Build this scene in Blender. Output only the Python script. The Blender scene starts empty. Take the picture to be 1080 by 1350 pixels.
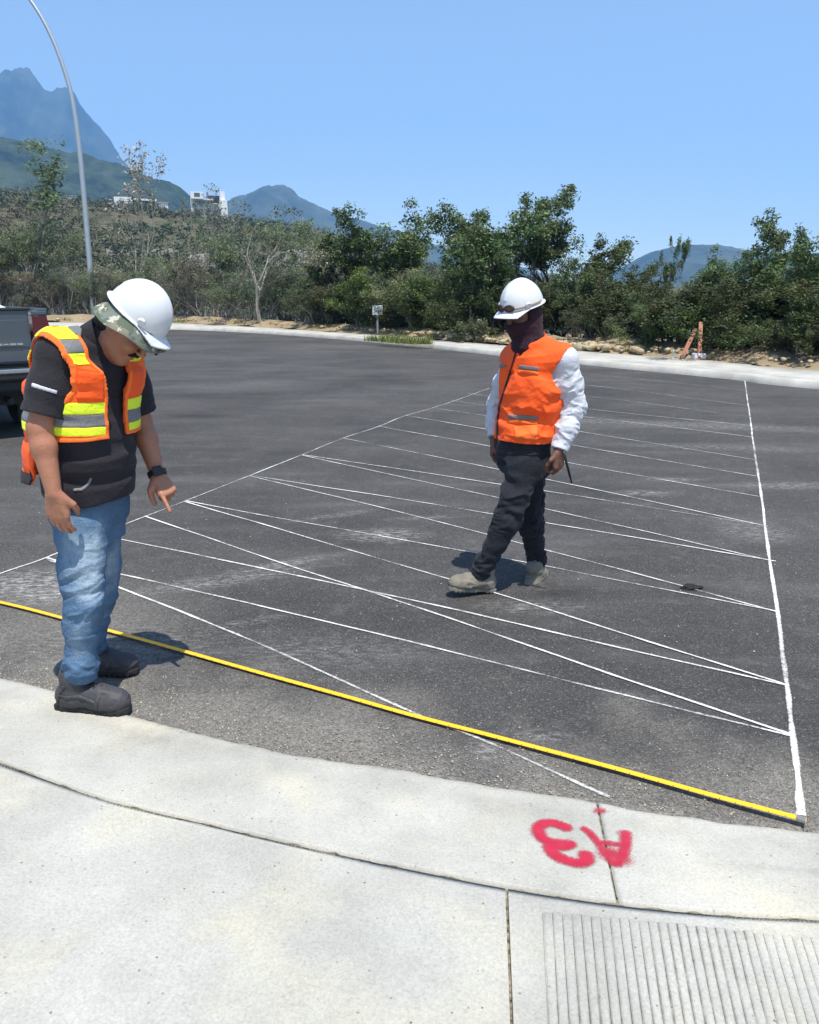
import bpy, bmesh, math, random
import numpy as np
from mathutils import Vector, Matrix

S = bpy.context.scene
COL = S.collection
rad = math.radians

# ------------------------------------------------------------------ camera
CAM_H = 1.65
HAZE = 0.00023
PITCH = math.atan(295 / 1080)          # the phone is tipped a little towards the ground
cam_data = bpy.data.cameras.new('camera')
cam_data.sensor_fit = 'HORIZONTAL'
cam_data.sensor_width = 36
cam_data.lens = 36
cam_data.clip_start = 0.05
cam_data.clip_end = 20000
cam = bpy.data.objects.new('camera', cam_data)
COL.objects.link(cam)
cam.location = (0, 0, CAM_H)
cam.rotation_euler = (math.pi / 2 - PITCH, 0, 0)
S.camera = cam

# ------------------------------------------------------------------ sky, sun, exposure
SUN_ELEV = rad(71)
SUN_AZ = rad(160)                      # clockwise from +Y: the sun stands behind the camera, nearly overhead
world = bpy.data.worlds.new('World')
S.world = world
world.use_nodes = True
wn = world.node_tree
for n in list(wn.nodes):
    wn.nodes.remove(n)
sky = wn.nodes.new('ShaderNodeTexSky')
sky.sky_type = 'NISHITA'
sky.sun_disc = False
sky.sun_elevation = SUN_ELEV
sky.sun_rotation = SUN_AZ
sky.altitude = 600
sky.air_density = 1.45
sky.dust_density = 0.35
sky.ozone_density = 0.35
wbg = wn.nodes.new('ShaderNodeBackground')
wbg.inputs['Strength'].default_value = 0.132
wout = wn.nodes.new('ShaderNodeOutputWorld')
# the deep blue of dry mountain air goes down almost to the skyline: read the sky model a little higher up
wtc = wn.nodes.new('ShaderNodeTexCoord')
wmp = wn.nodes.new('ShaderNodeMapping'); wmp.inputs['Scale'].default_value = (0.8, 0.8, 0.85); wmp.inputs['Location'].default_value = (0, 0, 0.06)
wnm = wn.nodes.new('ShaderNodeVectorMath'); wnm.operation = 'NORMALIZE'
wn.links.new(wtc.outputs['Generated'], wmp.inputs[0]); wn.links.new(wmp.outputs[0], wnm.inputs[0]); wn.links.new(wnm.outputs[0], sky.inputs[0])
wn.links.new(sky.outputs[0], wbg.inputs[0])
wn.links.new(wbg.outputs[0], wout.inputs[0])

sun_data = bpy.data.lights.new('sun', 'SUN')
sun_data.energy = 5.0
sun_data.angle = rad(0.53)
sun_data.color = (1.0, 0.95, 0.87)
sun = bpy.data.objects.new('sun', sun_data)
COL.objects.link(sun)
sun_dir = Vector((math.sin(SUN_AZ) * math.cos(SUN_ELEV), math.cos(SUN_AZ) * math.cos(SUN_ELEV), math.sin(SUN_ELEV)))
sun.rotation_euler = sun_dir.to_track_quat('Z', 'Y').to_euler()
sun.location = (0, -5, 30)

S.view_settings.view_transform = 'Standard'
S.view_settings.look = 'None'
S.view_settings.exposure = 0.51
S.view_settings.gamma = 1
S.view_settings.use_curve_mapping = False
S.cycles.max_bounces = 8
S.cycles.diffuse_bounces = 4
S.cycles.volume_bounces = 1
S.cycles.transparent_max_bounces = 12
S.cycles.use_denoising = True

# ------------------------------------------------------------------ survey: where a point of the place stands
_c, _s = math.cos(PITCH), math.sin(PITCH)
def _ray(px, py):
    u, v = (px - 540) / 1080, (675 - py) / 1080
    return u, _c + v * _s, -_s + v * _c
def G(px, py, z=0.0):
    """ground point (metres) seen at that place of the photograph, at height z"""
    d = _ray(px, py); t = (z - CAM_H) / d[2]
    return (d[0] * t, d[1] * t, z)
def P(px, py, Y):
    """point seen there, Y metres ahead of the photographer"""
    d = _ray(px, py); t = Y / d[1]
    return (d[0] * t, Y, CAM_H + d[2] * t)

# ------------------------------------------------------------------ helpers
def tag(o, label=None, cat=None, group=None, kind=None):
    if label: o['label'] = label
    if cat: o['category'] = cat
    if group: o['group'] = group
    if kind: o['kind'] = kind
    return o

def mesh_from(name, verts, faces, mats=None, smooth=False, fmat=None):
    me = bpy.data.meshes.new(name)
    verts = np.asarray(verts, dtype=np.float32).reshape(-1, 3)
    if isinstance(faces, np.ndarray) and faces.ndim == 2:
        n, k = faces.shape
        me.vertices.add(len(verts)); me.vertices.foreach_set('co', verts.ravel())
        me.loops.add(n * k); me.loops.foreach_set('vertex_index', faces.astype(np.int32).ravel())
        me.polygons.add(n)
        me.polygons.foreach_set('loop_start', np.arange(0, n * k, k, dtype=np.int32))
        me.polygons.foreach_set('loop_total', np.full(n, k, dtype=np.int32))
        me.update(calc_edges=True)
    else:
        me.from_pydata([tuple(map(float, v)) for v in verts], [], [tuple(map(int, f)) for f in faces])
        me.update()
    if mats is not None:
        for m in (mats if isinstance(mats, (list, tuple)) else [mats]):
            me.materials.append(m)
    if smooth:
        me.polygons.foreach_set('use_smooth', np.ones(len(me.polygons), dtype=bool))
    if fmat is not None:
        me.polygons.foreach_set('material_index', np.asarray(fmat, dtype=np.int32))
    me.update()
    return me

def link(name, me, parent=None, loc=(0, 0, 0), rot=(0, 0, 0), scale=None):
    o = bpy.data.objects.new(name, me)
    COL.objects.link(o)
    o.location = loc
    o.rotation_euler = rot
    if scale is not None:
        o.scale = (scale,) * 3 if isinstance(scale, (int, float)) else scale
    if parent: o.parent = parent
    return o

def empty(name, loc, rz=0.0):
    o = bpy.data.objects.new(name, None)
    COL.objects.link(o)
    o.location = loc; o.rotation_euler = (0, 0, rz); o.empty_display_size = 0.2
    return o

def set_attr(me, name, vals):
    vals = np.asarray(vals, dtype=np.float32)
    if vals.ndim == 1:
        a = me.attributes.new(name, 'FLOAT', 'POINT'); a.data.foreach_set('value', vals)
    else:
        if vals.shape[1] == 3:
            vals = np.concatenate([vals, np.ones((len(vals), 1), np.float32)], 1)
        a = me.attributes.new(name, 'FLOAT_COLOR', 'POINT'); a.data.foreach_set('color', vals.ravel())

class MB:
    """collects simple solids into one mesh"""
    def __init__(self): self.v = []; self.f = []; self.m = []; self.mi = 0
    def add(self, vs, fs):
        b = len(self.v); self.v += [tuple(p) for p in vs]
        self.f += [tuple(b + i for i in q) for q in fs]; self.m += [self.mi] * len(fs)
    def box(self, c, size, rot=None, bev=0.0):
        x, y, z = (s / 2 for s in size)
        R = rot if rot is not None else Matrix.Identity(3)
        if bev <= 0:
            ps = [(sx * x, sy * y, sz * z) for sx in (-1, 1) for sy in (-1, 1) for sz in (-1, 1)]
            fs = [(0, 1, 3, 2), (4, 6, 7, 5), (0, 4, 5, 1), (2, 3, 7, 6), (0, 2, 6, 4), (1, 5, 7, 3)]
        else:
            bm = bmesh.new(); bmesh.ops.create_cube(bm, size=1)
            for v in bm.verts: v.co = Vector((v.co.x * 2 * x, v.co.y * 2 * y, v.co.z * 2 * z))
            bmesh.ops.bevel(bm, geom=bm.edges[:], offset=bev, segments=2, affect='EDGES', profile=0.6)
            bm.verts.index_update()
            ps = [tuple(v.co) for v in bm.verts]; fs = [tuple(v.index for v in f.verts) for f in bm.faces]
            bm.free()
        C = Vector(c)
        self.add([C + R @ Vector(p) for p in ps], fs)
        return self
    def tube(self, pts, radii, n=8, cap=True):
        pts = [Vector(p) for p in pts]
        if not hasattr(radii, '__len__'): radii = [radii] * len(pts)
        rings = []; up = None
        for i, p in enumerate(pts):
            t = (pts[min(i + 1, len(pts) - 1)] - pts[max(i - 1, 0)]).normalized()
            if up is None:
                a = Vector((0, 0, 1)) if abs(t.z) < 0.9 else Vector((1, 0, 0))
                up = (a - t * a.dot(t)).normalized()
            else:
                up = (up - t * up.dot(t)).normalized()
            w = t.cross(up)
            rings.append([p + (up * math.cos(2 * math.pi * k / n) + w * math.sin(2 * math.pi * k / n)) * radii[i] for k in range(n)])
        vs = [q for r in rings for q in r]; fs = []
        for i in range(len(rings) - 1):
            for k in range(n):
                fs.append((i * n + k, i * n + (k + 1) % n, (i + 1) * n + (k + 1) % n, (i + 1) * n + k))
        if cap:
            fs.append(tuple(range(n - 1, -1, -1))); fs.append(tuple((len(rings) - 1) * n + k for k in range(n)))
        self.add(vs, fs)
        return self
    def prism(self, outline, y0, y1, axes=(0, 2, 1)):
        """outline in two axes, pulled along the third"""
        n = len(outline); vs = []
        for y in (y0, y1):
            for a, b in outline:
                p = [0, 0, 0]; p[axes[0]] = a; p[axes[1]] = b; p[axes[2]] = y; vs.append(p)
        fs = [tuple(range(n - 1, -1, -1)), tuple(n + k for k in range(n))]
        for k in range(n): fs.append((k, (k + 1) % n, n + (k + 1) % n, n + k))
        self.add(vs, fs)
        return self
    def mesh(self, name, mats, smooth=False):
        me = mesh_from(name, self.v, self.f, mats, smooth, self.m)
        bm = bmesh.new(); bm.from_mesh(me); bmesh.ops.recalc_face_normals(bm, faces=bm.faces[:]); bm.to_mesh(me); bm.free()
        return me
    def build(self, name, mats, parent=None, loc=(0, 0, 0), smooth=False, rot=(0, 0, 0)):
        return link(name, self.mesh(name, mats, smooth), parent, loc, rot)

def shift(pts, org): return [(p[0] - org[0], p[1] - org[1], p[2] - org[2]) for p in pts]

# numpy noise -------------------------------------------------------
def _hash(ix, iy, iz, seed):
    h = (ix.astype(np.int64) * 374761393 + iy.astype(np.int64) * 668265263 + iz.astype(np.int64) * 2147483647 + seed * 1274126177) & 0xFFFFFFFF
    h = ((h ^ (h >> 13)) * 1274126177) & 0xFFFFFFFF
    return ((h ^ (h >> 16)) & 0xFFFF).astype(np.float32) / 65535.0
def vnoise(x, y, z=0.0, seed=0):
    x, y, z = np.broadcast_arrays(np.asarray(x, np.float32), np.asarray(y, np.float32), np.asarray(z, np.float32))
    x0, y0, z0 = np.floor(x), np.floor(y), np.floor(z)
    fx, fy, fz = x - x0, y - y0, z - z0
    fx, fy, fz = (t * t * (3 - 2 * t) for t in (fx, fy, fz))
    r = 0
    for a in (0, 1):
        for b in (0, 1):
            for c in (0, 1):
                w = (fx if a else 1 - fx) * (fy if b else 1 - fy) * (fz if c else 1 - fz)
                r = r + w * _hash(x0 + a, y0 + b, z0 + c, seed)
    return r * 2 - 1
def fbm(x, y, z=0.0, seed=0, oct=4, gain=0.5):
    r, a = 0, 1.0
    for i in range(oct):
        k = 2.03 ** i
        r = r + a * vnoise(np.asarray(x) * k, np.asarray(y) * k, np.asarray(z) * k, seed + i * 17); a *= gain
    return r
def catmull(pts, n):
    pts = np.array(pts, float)
    P_ = np.vstack([2 * pts[0] - pts[1], pts, 2 * pts[-1] - pts[-2]])
    out = []
    for i in range(1, len(P_) - 2):
        t = np.linspace(0, 1, n, endpoint=False)[:, None]
        a, b, c, d = P_[i - 1], P_[i], P_[i + 1], P_[i + 2]
        out.append(0.5 * ((2 * b) + (-a + c) * t + (2 * a - 5 * b + 4 * c - d) * t ** 2 + (-a + 3 * b - 3 * c + d) * t ** 3))
    out.append(pts[-1:])
    return np.vstack(out)
def seg_dist(px, py, a, b):
    ax, ay = a[0], a[1]; bx, by = b[0] - ax, b[1] - ay
    t = np.clip(((px - ax) * bx + (py - ay) * by) / (bx * bx + by * by + 1e-12), 0, 1)
    return np.hypot(px - ax - t * bx, py - ay - t * by)

# materials ---------------------------------------------------------
class NT:
    def __init__(self, name, rough=0.6, spec=0.3):
        self.m = bpy.data.materials.new(name); self.m.use_nodes = True
        self.t = self.m.node_tree; self.b = self.t.nodes['Principled BSDF']
        self.b.inputs['Roughness'].default_value = rough
        self.b.inputs['Specular IOR Level'].default_value = spec
        self.out = self.t.nodes['Material Output']; self._tc = None
    def n(self, typ, **kw):
        d = self.t.nodes.new(typ)
        for k, v in kw.items():
            if k in d.inputs.keys(): self.inp(d.inputs[k], v)
            else: setattr(d, k, v)
        return d
    def inp(self, sock, v):
        if isinstance(v, bpy.types.NodeSocket): self.t.links.new(v, sock)
        elif hasattr(v, '__len__') and len(v) == 3 and sock.type == 'RGBA': sock.default_value = (*v, 1)
        else: sock.default_value = v
    def co(self):
        if self._tc is None: self._tc = self.t.nodes.new('ShaderNodeTexCoord').outputs['Object']
        return self._tc
    def geo(self): return self.n('ShaderNodeNewGeometry').outputs['Position']
    def mapv(self, v, scale=(1, 1, 1), rot=(0, 0, 0), loc=(0, 0, 0)):
        d = self.n('ShaderNodeMapping'); self.inp(d.inputs[0], v)
        d.inputs['Scale'].default_value = scale; d.inputs['Rotation'].default_value = rot; d.inputs['Location'].default_value = loc
        return d.outputs[0]
    def noise(self, scale, detail=4, rough=0.55, vec=None, dist=0.0):
        d = self.n('ShaderNodeTexNoise'); self.inp(d.inputs['Vector'], vec if vec is not None else self.co())
        d.inputs['Scale'].default_value = scale; d.inputs['Detail'].default_value = detail
        d.inputs['Roughness'].default_value = rough; d.inputs['Distortion'].default_value = dist
        return d.outputs[0]
    def voro(self, scale, out='Distance', vec=None, feature='F1', rnd=1.0):
        d = self.n('ShaderNodeTexVoronoi'); d.feature = feature
        self.inp(d.inputs['Vector'], vec if vec is not None else self.co())
        d.inputs['Scale'].default_value = scale; d.inputs['Randomness'].default_value = rnd
        return d.outputs[out]
    def ramp(self, f, stops):
        d = self.n('ShaderNodeValToRGB'); self.inp(d.inputs[0], f); e = d.color_ramp.elements
        while len(e) < len(stops): e.new(0.5)
        for el, (p, c) in zip(e, stops):
            el.position = p; el.color = (c, c, c, 1) if not hasattr(c, '__len__') else (*c, 1)
        return d.outputs[0]
    def mix(self, f, a, b, mode='MIX'):
        d = self.n('ShaderNodeMix'); d.data_type = 'RGBA'; d.blend_type = mode
        self.inp(d.inputs[0], f); self.inp(d.inputs[6], a); self.inp(d.inputs[7], b)
        return d.outputs[2]
    def math(self, op, a, b=0.0, clamp=False):
        d = self.n('ShaderNodeMath'); d.operation = op; d.use_clamp = clamp
        self.inp(d.inputs[0], a); self.inp(d.inputs[1], b)
        return d.outputs[0]
    def attr(self, name, out='Fac'):
        d = self.n('ShaderNodeAttribute'); d.attribute_name = name
        return d.outputs[out]
    def objrand(self): return self.n('ShaderNodeObjectInfo').outputs['Random']
    def base(self, c): self.inp(self.b.inputs['Base Color'], c); return self
    def bump(self, h, strength=0.3, dist=0.01):
        d = self.n('ShaderNodeBump'); self.inp(d.inputs['Height'], h)
        d.inputs['Strength'].default_value = strength; d.inputs['Distance'].default_value = dist
        self.t.links.new(d.outputs[0], self.b.inputs['Normal']); return self
    def alpha(self, a): self.inp(self.b.inputs['Alpha'], a); return self

def plain(name, col, rough=0.6, spec=0.3, var=0.12, scale=25, metal=0.0, bump=0.0):
    t = NT(name, rough, spec)
    nz = t.noise(scale, 4)
    t.base(t.mix(nz, tuple(c * (1 - var) for c in col), tuple(min(1, c * (1 + var)) for c in col)))
    t.b.inputs['Metallic'].default_value = metal
    if bump: t.bump(nz, bump, 0.005)
    return t.m
# ================================================================== MATERIALS OF THE GROUND
def asphalt_material():
    t = NT('asphalt', 0.85, 0.25)
    pos = t.geo()
    agg = t.voro(210, 'Color', vec=pos)
    aggv = t.n('ShaderNodeSeparateColor', Color=agg).outputs[0]
    grain = t.ramp(aggv, [(0.0, 0.034), (0.5, 0.054), (0.85, 0.072), (0.975, 0.115), (1.0, 0.22)])
    big = t.ramp(t.noise(0.55, 5, 0.6, vec=pos), [(0.32, 0.70), (0.68, 1.28)])
    col = t.mix(1.0, t.mix(1.0, grain, (0.98, 0.93, 0.87), 'MULTIPLY'), big, 'MULTIPLY')
    streak = t.noise(1.0, 5, 0.65, vec=t.mapv(pos, (0.55, 2.6, 1), rot=(0, 0, rad(18))))
    blot = t.ramp(streak, [(0.50, 0.0), (0.74, 0.36)])
    col = t.mix(blot, col, (0.13, 0.127, 0.122))
    mid = t.ramp(t.noise(6, 6, 0.7, vec=pos), [(0.55, 0.0), (0.78, 0.35)])
    col = t.mix(mid, col, (0.19, 0.18, 0.165))
    # sand blown on from the concrete
    sandn = t.noise(40, 4, 0.7, vec=pos)
    dust = t.math('MULTIPLY', t.attr('dust'), t.ramp(sandn, [(0.28, 0.35), (0.62, 1.0)]))
    sand = t.mix(aggv, (0.12, 0.110, 0.092), (0.30, 0.28, 0.24))
    col = t.mix(dust, col, sand)
    # scuffed chalk
    chn = t.ramp(t.noise(15, 8, 0.8, vec=t.mapv(pos, (1, 2.6, 1), rot=(0, 0, rad(-25)))), [(0.47, 0.0), (0.64, 1.0)])
    col = t.mix(t.math('MULTIPLY', t.attr('chalk'), chn), col, (0.46, 0.445, 0.42))
    # darker patches of the asphalt
    col = t.mix(t.math('MULTIPLY', t.attr('dark_patch'), t.ramp(t.noise(18, 4, vec=pos), [(0.35, 0.3), (0.6, 1.0)])), col, (0.018, 0.018, 0.02))
    t.base(col)
    t.bump(t.math('ADD', t.math('MULTIPLY', aggv, 0.5), t.noise(90, 3, vec=pos)), 0.4, 0.005)
    return t.m

def concrete_material(name, tint=(1, 1, 1), speck=True, dirt=0.0):
    t = NT(name, 0.85, 0.25)
    pos = t.geo()
    a = t.noise(1.7, 6, 0.6, vec=pos)
    c0 = tuple(0.33 * k for k in tint); c1 = tuple(0.50 * k for k in tint)
    col = t.mix(t.ramp(a, [(0.32, 0), (0.68, 1)]), c0, c1)
    y = t.ramp(t.noise(2.6, 4, 0.6, vec=t.mapv(pos, loc=(7, 3, 0))), [(0.5, 0.0), (0.75, 0.5)])
    col = t.mix(y, col, (0.57 * tint[0], 0.53 * tint[1], 0.42 * tint[2]))
    fine = t.ramp(t.noise(130, 3, 0.7, vec=pos), [(0.25, 0.80), (0.7, 1.12)])
    col = t.mix(1.0, col, fine, 'MULTIPLY')
    if speck:
        sp = t.n('ShaderNodeSeparateColor', Color=t.voro(75, 'Color', vec=pos)).outputs[1]
        pit = t.math('MULTIPLY', t.math('GREATER_THAN', sp, 0.965), t.math('LESS_THAN', t.voro(75, 'Distance', vec=pos), 0.27))
        patch = t.ramp(t.noise(3.5, 3, vec=t.mapv(pos, loc=(2, 9, 0))), [(0.38, 0.12), (0.62, 0.9)])
        col = t.mix(t.math('MULTIPLY', pit, patch), col, (0.12, 0.105, 0.085))
        sp2 = t.n('ShaderNodeSeparateColor', Color=t.voro(210, 'Color', vec=pos)).outputs[0]
        col = t.mix(t.math('MULTIPLY', t.math('GREATER_THAN', sp2, 0.94), 0.25), col, (0.22, 0.20, 0.17))
    scr = t.ramp(t.noise(1.3, 6, 0.7, vec=t.mapv(pos, (1, 9, 1), rot=(0, 0, rad(38)))), [(0.56, 0.0), (0.72, 0.32)])
    col = t.mix(scr, col, (0.33, 0.33, 0.32))
    if dirt:
        d = t.math('MULTIPLY', t.attr('dirt'), t.ramp(t.noise(24, 5, 0.7, vec=pos), [(0.32, 0.1), (0.66, 1.0)]))
        col = t.mix(t.math('MULTIPLY', d, dirt), col, (0.17, 0.15, 0.12))
    t.base(col)
    t.bump(t.math('ADD', t.noise(60, 5, 0.7, vec=pos), t.math('MULTIPLY', t.noise(9, 3, vec=pos), 2.0)), 0.35, 0.004)
    return t.m

M_ASPH = asphalt_material()
M_CONC = concrete_material('sidewalk_concrete', (0.885, 0.865, 0.77))
M_GUT = concrete_material('gutter_concrete', (0.975, 0.945, 0.83), dirt=0.8)
M_RIB = concrete_material('ribbed_concrete', (0.93, 0.91, 0.81), dirt=0.8)
M_FAR = concrete_material('verge_concrete', (0.98, 0.95, 0.86))
tt = NT('joint_dirt', 0.95, 0.1)
tt.base(tt.mix(tt.ramp(tt.noise(55, 4, vec=tt.geo()), [(0.35, 0), (0.65, 1)]), (0.045, 0.038, 0.028), (0.26, 0.23, 0.17)))
M_JOINT = tt.m
tt = NT('soil', 0.95, 0.1)
pos_ = tt.geo()
tt.base(tt.mix(tt.noise(0.9, 6, 0.65, vec=pos_), (0.13, 0.095, 0.055), (0.40, 0.32, 0.21)))
tt.bump(tt.noise(7, 5, vec=pos_), 0.8, 0.05)
M_SOIL = tt.m

# ================================================================== GROUND AND ROAD
# kerb line of the near concrete: asphalt edge, and the joint behind the gutter strip (x, y in metres)
EDGE = [(-14, 13), (-9.5, 9.2), (-6.2, 6.4), (-3.6, 4.42)] + [G(*q)[:2] for q in
        [(0, 897), (60, 910), (180, 951), (310, 981), (380, 997), (540, 1021), (640, 1040), (740, 1053), (860, 1074), (980, 1090), (1080, 1101)]] + [(2.2, 2.0), (4, 1.72), (8, 1.6), (16, 1.9)]
JOINT = [(-15, 12.2), (-10.2, 8.3), (-6.6, 5.6), (-3.6, 3.85)] + [G(q[0], q[1], 0.05)[:2] for q in
         [(0, 1003), (60, 1025), (130, 1050), (260, 1082), (400, 1114), (540, 1143), (668, 1168), (815, 1190), (960, 1204), (1080, 1211)]] + [(2.0, 1.68), (4, 1.25), (8, 1.1), (16, 1.4)]
def smooth_curve(pts):
    p = np.array(pts, float); x, y = p[:, 0], p[:, 1]; m = np.gradient(y, x)
    def f(q):
        q = np.asarray(q, float); i = np.clip(np.searchsorted(x, q) - 1, 0, len(x) - 2); h = x[i + 1] - x[i]; t = np.clip((q - x[i]) / h, 0, 1)
        return (2 * t**3 - 3 * t**2 + 1) * y[i] + (t**3 - 2 * t**2 + t) * h * m[i] + (3 * t**2 - 2 * t**3) * y[i + 1] + (t**3 - t**2) * h * m[i + 1]
    return f
edge_y, joint_y = smooth_curve(EDGE), smooth_curve(JOINT)

def grid_mesh(name, X, Y, Z, mats, smooth=True):
    n, m = X.shape
    v = np.stack([X, Y, Z], -1).reshape(-1, 3)
    i = np.arange(n * m).reshape(n, m)
    f = np.stack([i[:-1, :-1], i[1:, :-1], i[1:, 1:], i[:-1, 1:]], -1).reshape(-1, 4)
    me = mesh_from(name, v, f, mats, smooth)
    if me.polygons[0].normal.z < 0: me.flip_normals()
    return me

def graded(lo, a, b, hi, fine, growth=1.25):
    mid = list(np.arange(a, b, fine)); out = [b]; s = fine
    while out[-1] < hi: s *= growth; out.append(min(hi, out[-1] + s))
    pre = [a]; s = fine
    while pre[-1] > lo: s *= growth; pre.append(max(lo, pre[-1] - s))
    return np.array(pre[:0:-1] + mid + out)

# far kerb line (front foot of the kerb on the asphalt), and the back of the far sidewalk
KF = [(-75, 36), (-45, 37)] + [G(*q)[:2] for q in [(-80, 432.5), (70, 433), (225, 434.5), (350, 440), (500, 452), (620, 465), (740, 478), (860, 490), (970, 501), (1080, 513)]] + [(12, 8.5), (19, 1), (26, -8)]
KB = [(-75, 40), (-47, 41)] + [G(q[0], q[1], 0.13)[:2] for q in [(-80, 424.3), (70, 424.8), (225, 426), (350, 432), (500, 442), (620, 452), (740, 461), (860, 470), (970, 478), (1080, 489)]] + [(14.5, 10.5), (21.5, 3), (29, -7)]
_kf = catmull(KF, 12); _kb = catmull(KB, 12)

xs = graded(-70, -3.6, 4.0, 60, 0.032, 1.18); ys = graded(-12, 2.0, 9.0, 75, 0.035, 1.15)
X, Y = np.meshgrid(xs, ys, indexing='ij')
Z = 0.004 * vnoise(X * 0.8, Y * 0.8, 0, 3)
road_me = grid_mesh('asphalt_road', X, Y, Z, M_ASPH)
e_d = Y - edge_y(X)
dust = np.clip(1.0 - e_d / 0.58 + 0.65 * fbm(X * 2.2, Y * 2.2, 0, 11), 0, 1) * 0.78
dust = np.maximum(dust, np.clip(1.0 - e_d / 0.10 + 0.4 * vnoise(X * 14, Y * 14, 0, 5), 0, 1))
left_sand = np.clip(1.15 - np.hypot((X + 1.75) / 0.75, (Y - 3.95) / 0.65), 0, 1)
dust = np.maximum(dust, left_sand * 0.55)
chalk = np.zeros_like(X)
def smear(px, py, rx, ry, a, rot=0):
    g = G(px, py); c, s_ = math.cos(rad(rot)), math.sin(rad(rot))
    u = (X - g[0]) * c + (Y - g[1]) * s_; w = -(X - g[0]) * s_ + (Y - g[1]) * c
    return a * np.clip(1.3 - np.hypot(u / rx, w / ry), 0, 1)
for a in [(35, 770, .30, .26, 1.0), (62, 784, .2, .15, .9), (505, 706, .30, .16, .85), (300, 765, .55, .10, .6, 25), (370, 745, .4, .08, .6, 30),
          (440, 680, .35, .07, .5, 30), (850, 650, .28, .10, .7), (890, 632, .3, .08, .6), (700, 800, .3, .1, .45), (995, 700, .25, .3, .45), (720, 970, .1, .05, .5),
          (900, 560, 2.2, .28, .55, -14), (1040, 640, .6, .15, .5), (560, 683, .3, .05, .5, 10), (640, 985, .06, .1, .5), (330, 820, .25, .05, .4, 28), (960, 590, 1.2, .2, .4, -10), (410, 460, 3, .8, .3), (300, 510, 1.5, .5, .3), (150, 850, .6, .3, .3), (420, 860, .5, .2, .25)]:
    chalk = np.maximum(chalk, smear(*a))
dark_patch = np.zeros_like(X)
for a in [(912, 775, .10, .05, 1.0), (262, 548, .45, .28, .9, -10), (230, 520, .9, .25, .5, -8), (600, 768, .18, .1, .55), (735, 782, .14, .05, .8), (945, 830, .3, .5, .25), (300, 560, .9, .25, .45)]:
    dark_patch = np.maximum(dark_patch, smear(*a))
set_attr(road_me, 'dust', dust.ravel()); set_attr(road_me, 'chalk', chalk.ravel()); set_attr(road_me, 'dark_patch', dark_patch.ravel())
road = tag(link('asphalt_road', road_me), 'dark worn asphalt road chalked with bay lines', None, None, 'structure')

# near gutter strip: a ragged edge on the asphalt, rising to the joint; broken by one cross joint
cj0, cj1 = G(791, 1067, .012), G(815, 1190, .05)
def strip(name, x0, x1, cut0=False, cut1=False):
    n = max(20, int((min(x1, 3.5) - max(x0, -4)) / 0.012)); xsx = np.linspace(x0, x1, n) if x1 - x0 < 8 else graded(x0, max(x0, -3.2), min(x1, 3.2), x1, 0.014, 1.2)
    tv = np.concatenate([[-0.02, 0.0], np.linspace(0.012, 0.985, 40), [1.0, 1.001]])
    XX = np.zeros((len(xsx), len(tv))); YY = XX.copy(); ZZ = XX.copy()
    for j, t in enumerate(tv):
        xj = xsx.copy()
        # follow the slant of the cross joint at a cut end
        slant = (cj1[0] - cj0[0]) * (np.clip(t, 0, 1) - 0.5)
        if cut1: xj = xj + slant * np.clip((xsx - (x1 - 0.5)) / 0.5, 0, 1)
        if cut0: xj = xj + slant * np.clip(((x0 + 0.5) - xsx) / 0.5, 0, 1)
        e = edge_y(xj) + 0.007 * fbm(xj * 9, xj * 0, 0, 21, 4) + 0.008 * vnoise(xj * 2.5, 0, 0, 9)
        jn = joint_y(xj) + 0.006
        w = np.clip(t, 0, 1)
        XX[:, j] = xj; YY[:, j] = e + (jn - e) * w
        ZZ[:, j] = 0.011 + 0.040 * (w ** 1.3) + 0.0015 * vnoise(xj * 3, YY[:, j] * 3, 0, 4)
        if t < 0: YY[:, j] = e + 0.006; ZZ[:, j] = -0.02
        if t > 1: ZZ[:, j] = 0.02
        if t == 0.0: ZZ[:, j] = 0.007
    if cut0: XX = np.vstack([XX[:1], XX]); YY = np.vstack([YY[:1], YY]); ZZ = np.vstack([ZZ[:1] * 0 + 0.0, ZZ])
    if cut1: XX = np.vstack([XX, XX[-1:]]); YY = np.vstack([YY, YY[-1:]]); ZZ = np.vstack([ZZ, ZZ[-1:] * 0 + 0.0])
    me = grid_mesh(name, XX, YY, ZZ, M_GUT)
    e_ = edge_y(XX); j_ = joint_y(XX); w = (e_ - YY) / (e_ - j_)
    d = np.clip(1.05 - np.abs(w - 0.20) / 0.16, 0, 1) * 0.30 * np.clip(0.7 + fbm(XX * 2, YY * 2, 0, 8), 0, 1.3)
    d = np.maximum(d, np.clip(1 - np.abs(w - 0.52) / 0.07, 0, 1) * 0.6 * np.clip((XX - 0.7) / 0.5, 0, 1))
    d = np.maximum(d, np.clip(1 - w / 0.05, 0, 1) * 0.7)
    set_attr(me, 'dirt', d.ravel())
    return tag(link(name, me), None, None, None, 'structure')
xc = (cj0[0] + cj1[0]) / 2
tag(strip('gutter_pavement', -14, xc - 0.004, cut1=True), 'pale concrete gutter strip along the road edge, left of the red letters')
tag(strip('gutter_pavement', xc + 0.004, 15, cut0=True), 'pale concrete gutter strip along the road edge, right of its cross joint')

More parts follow.
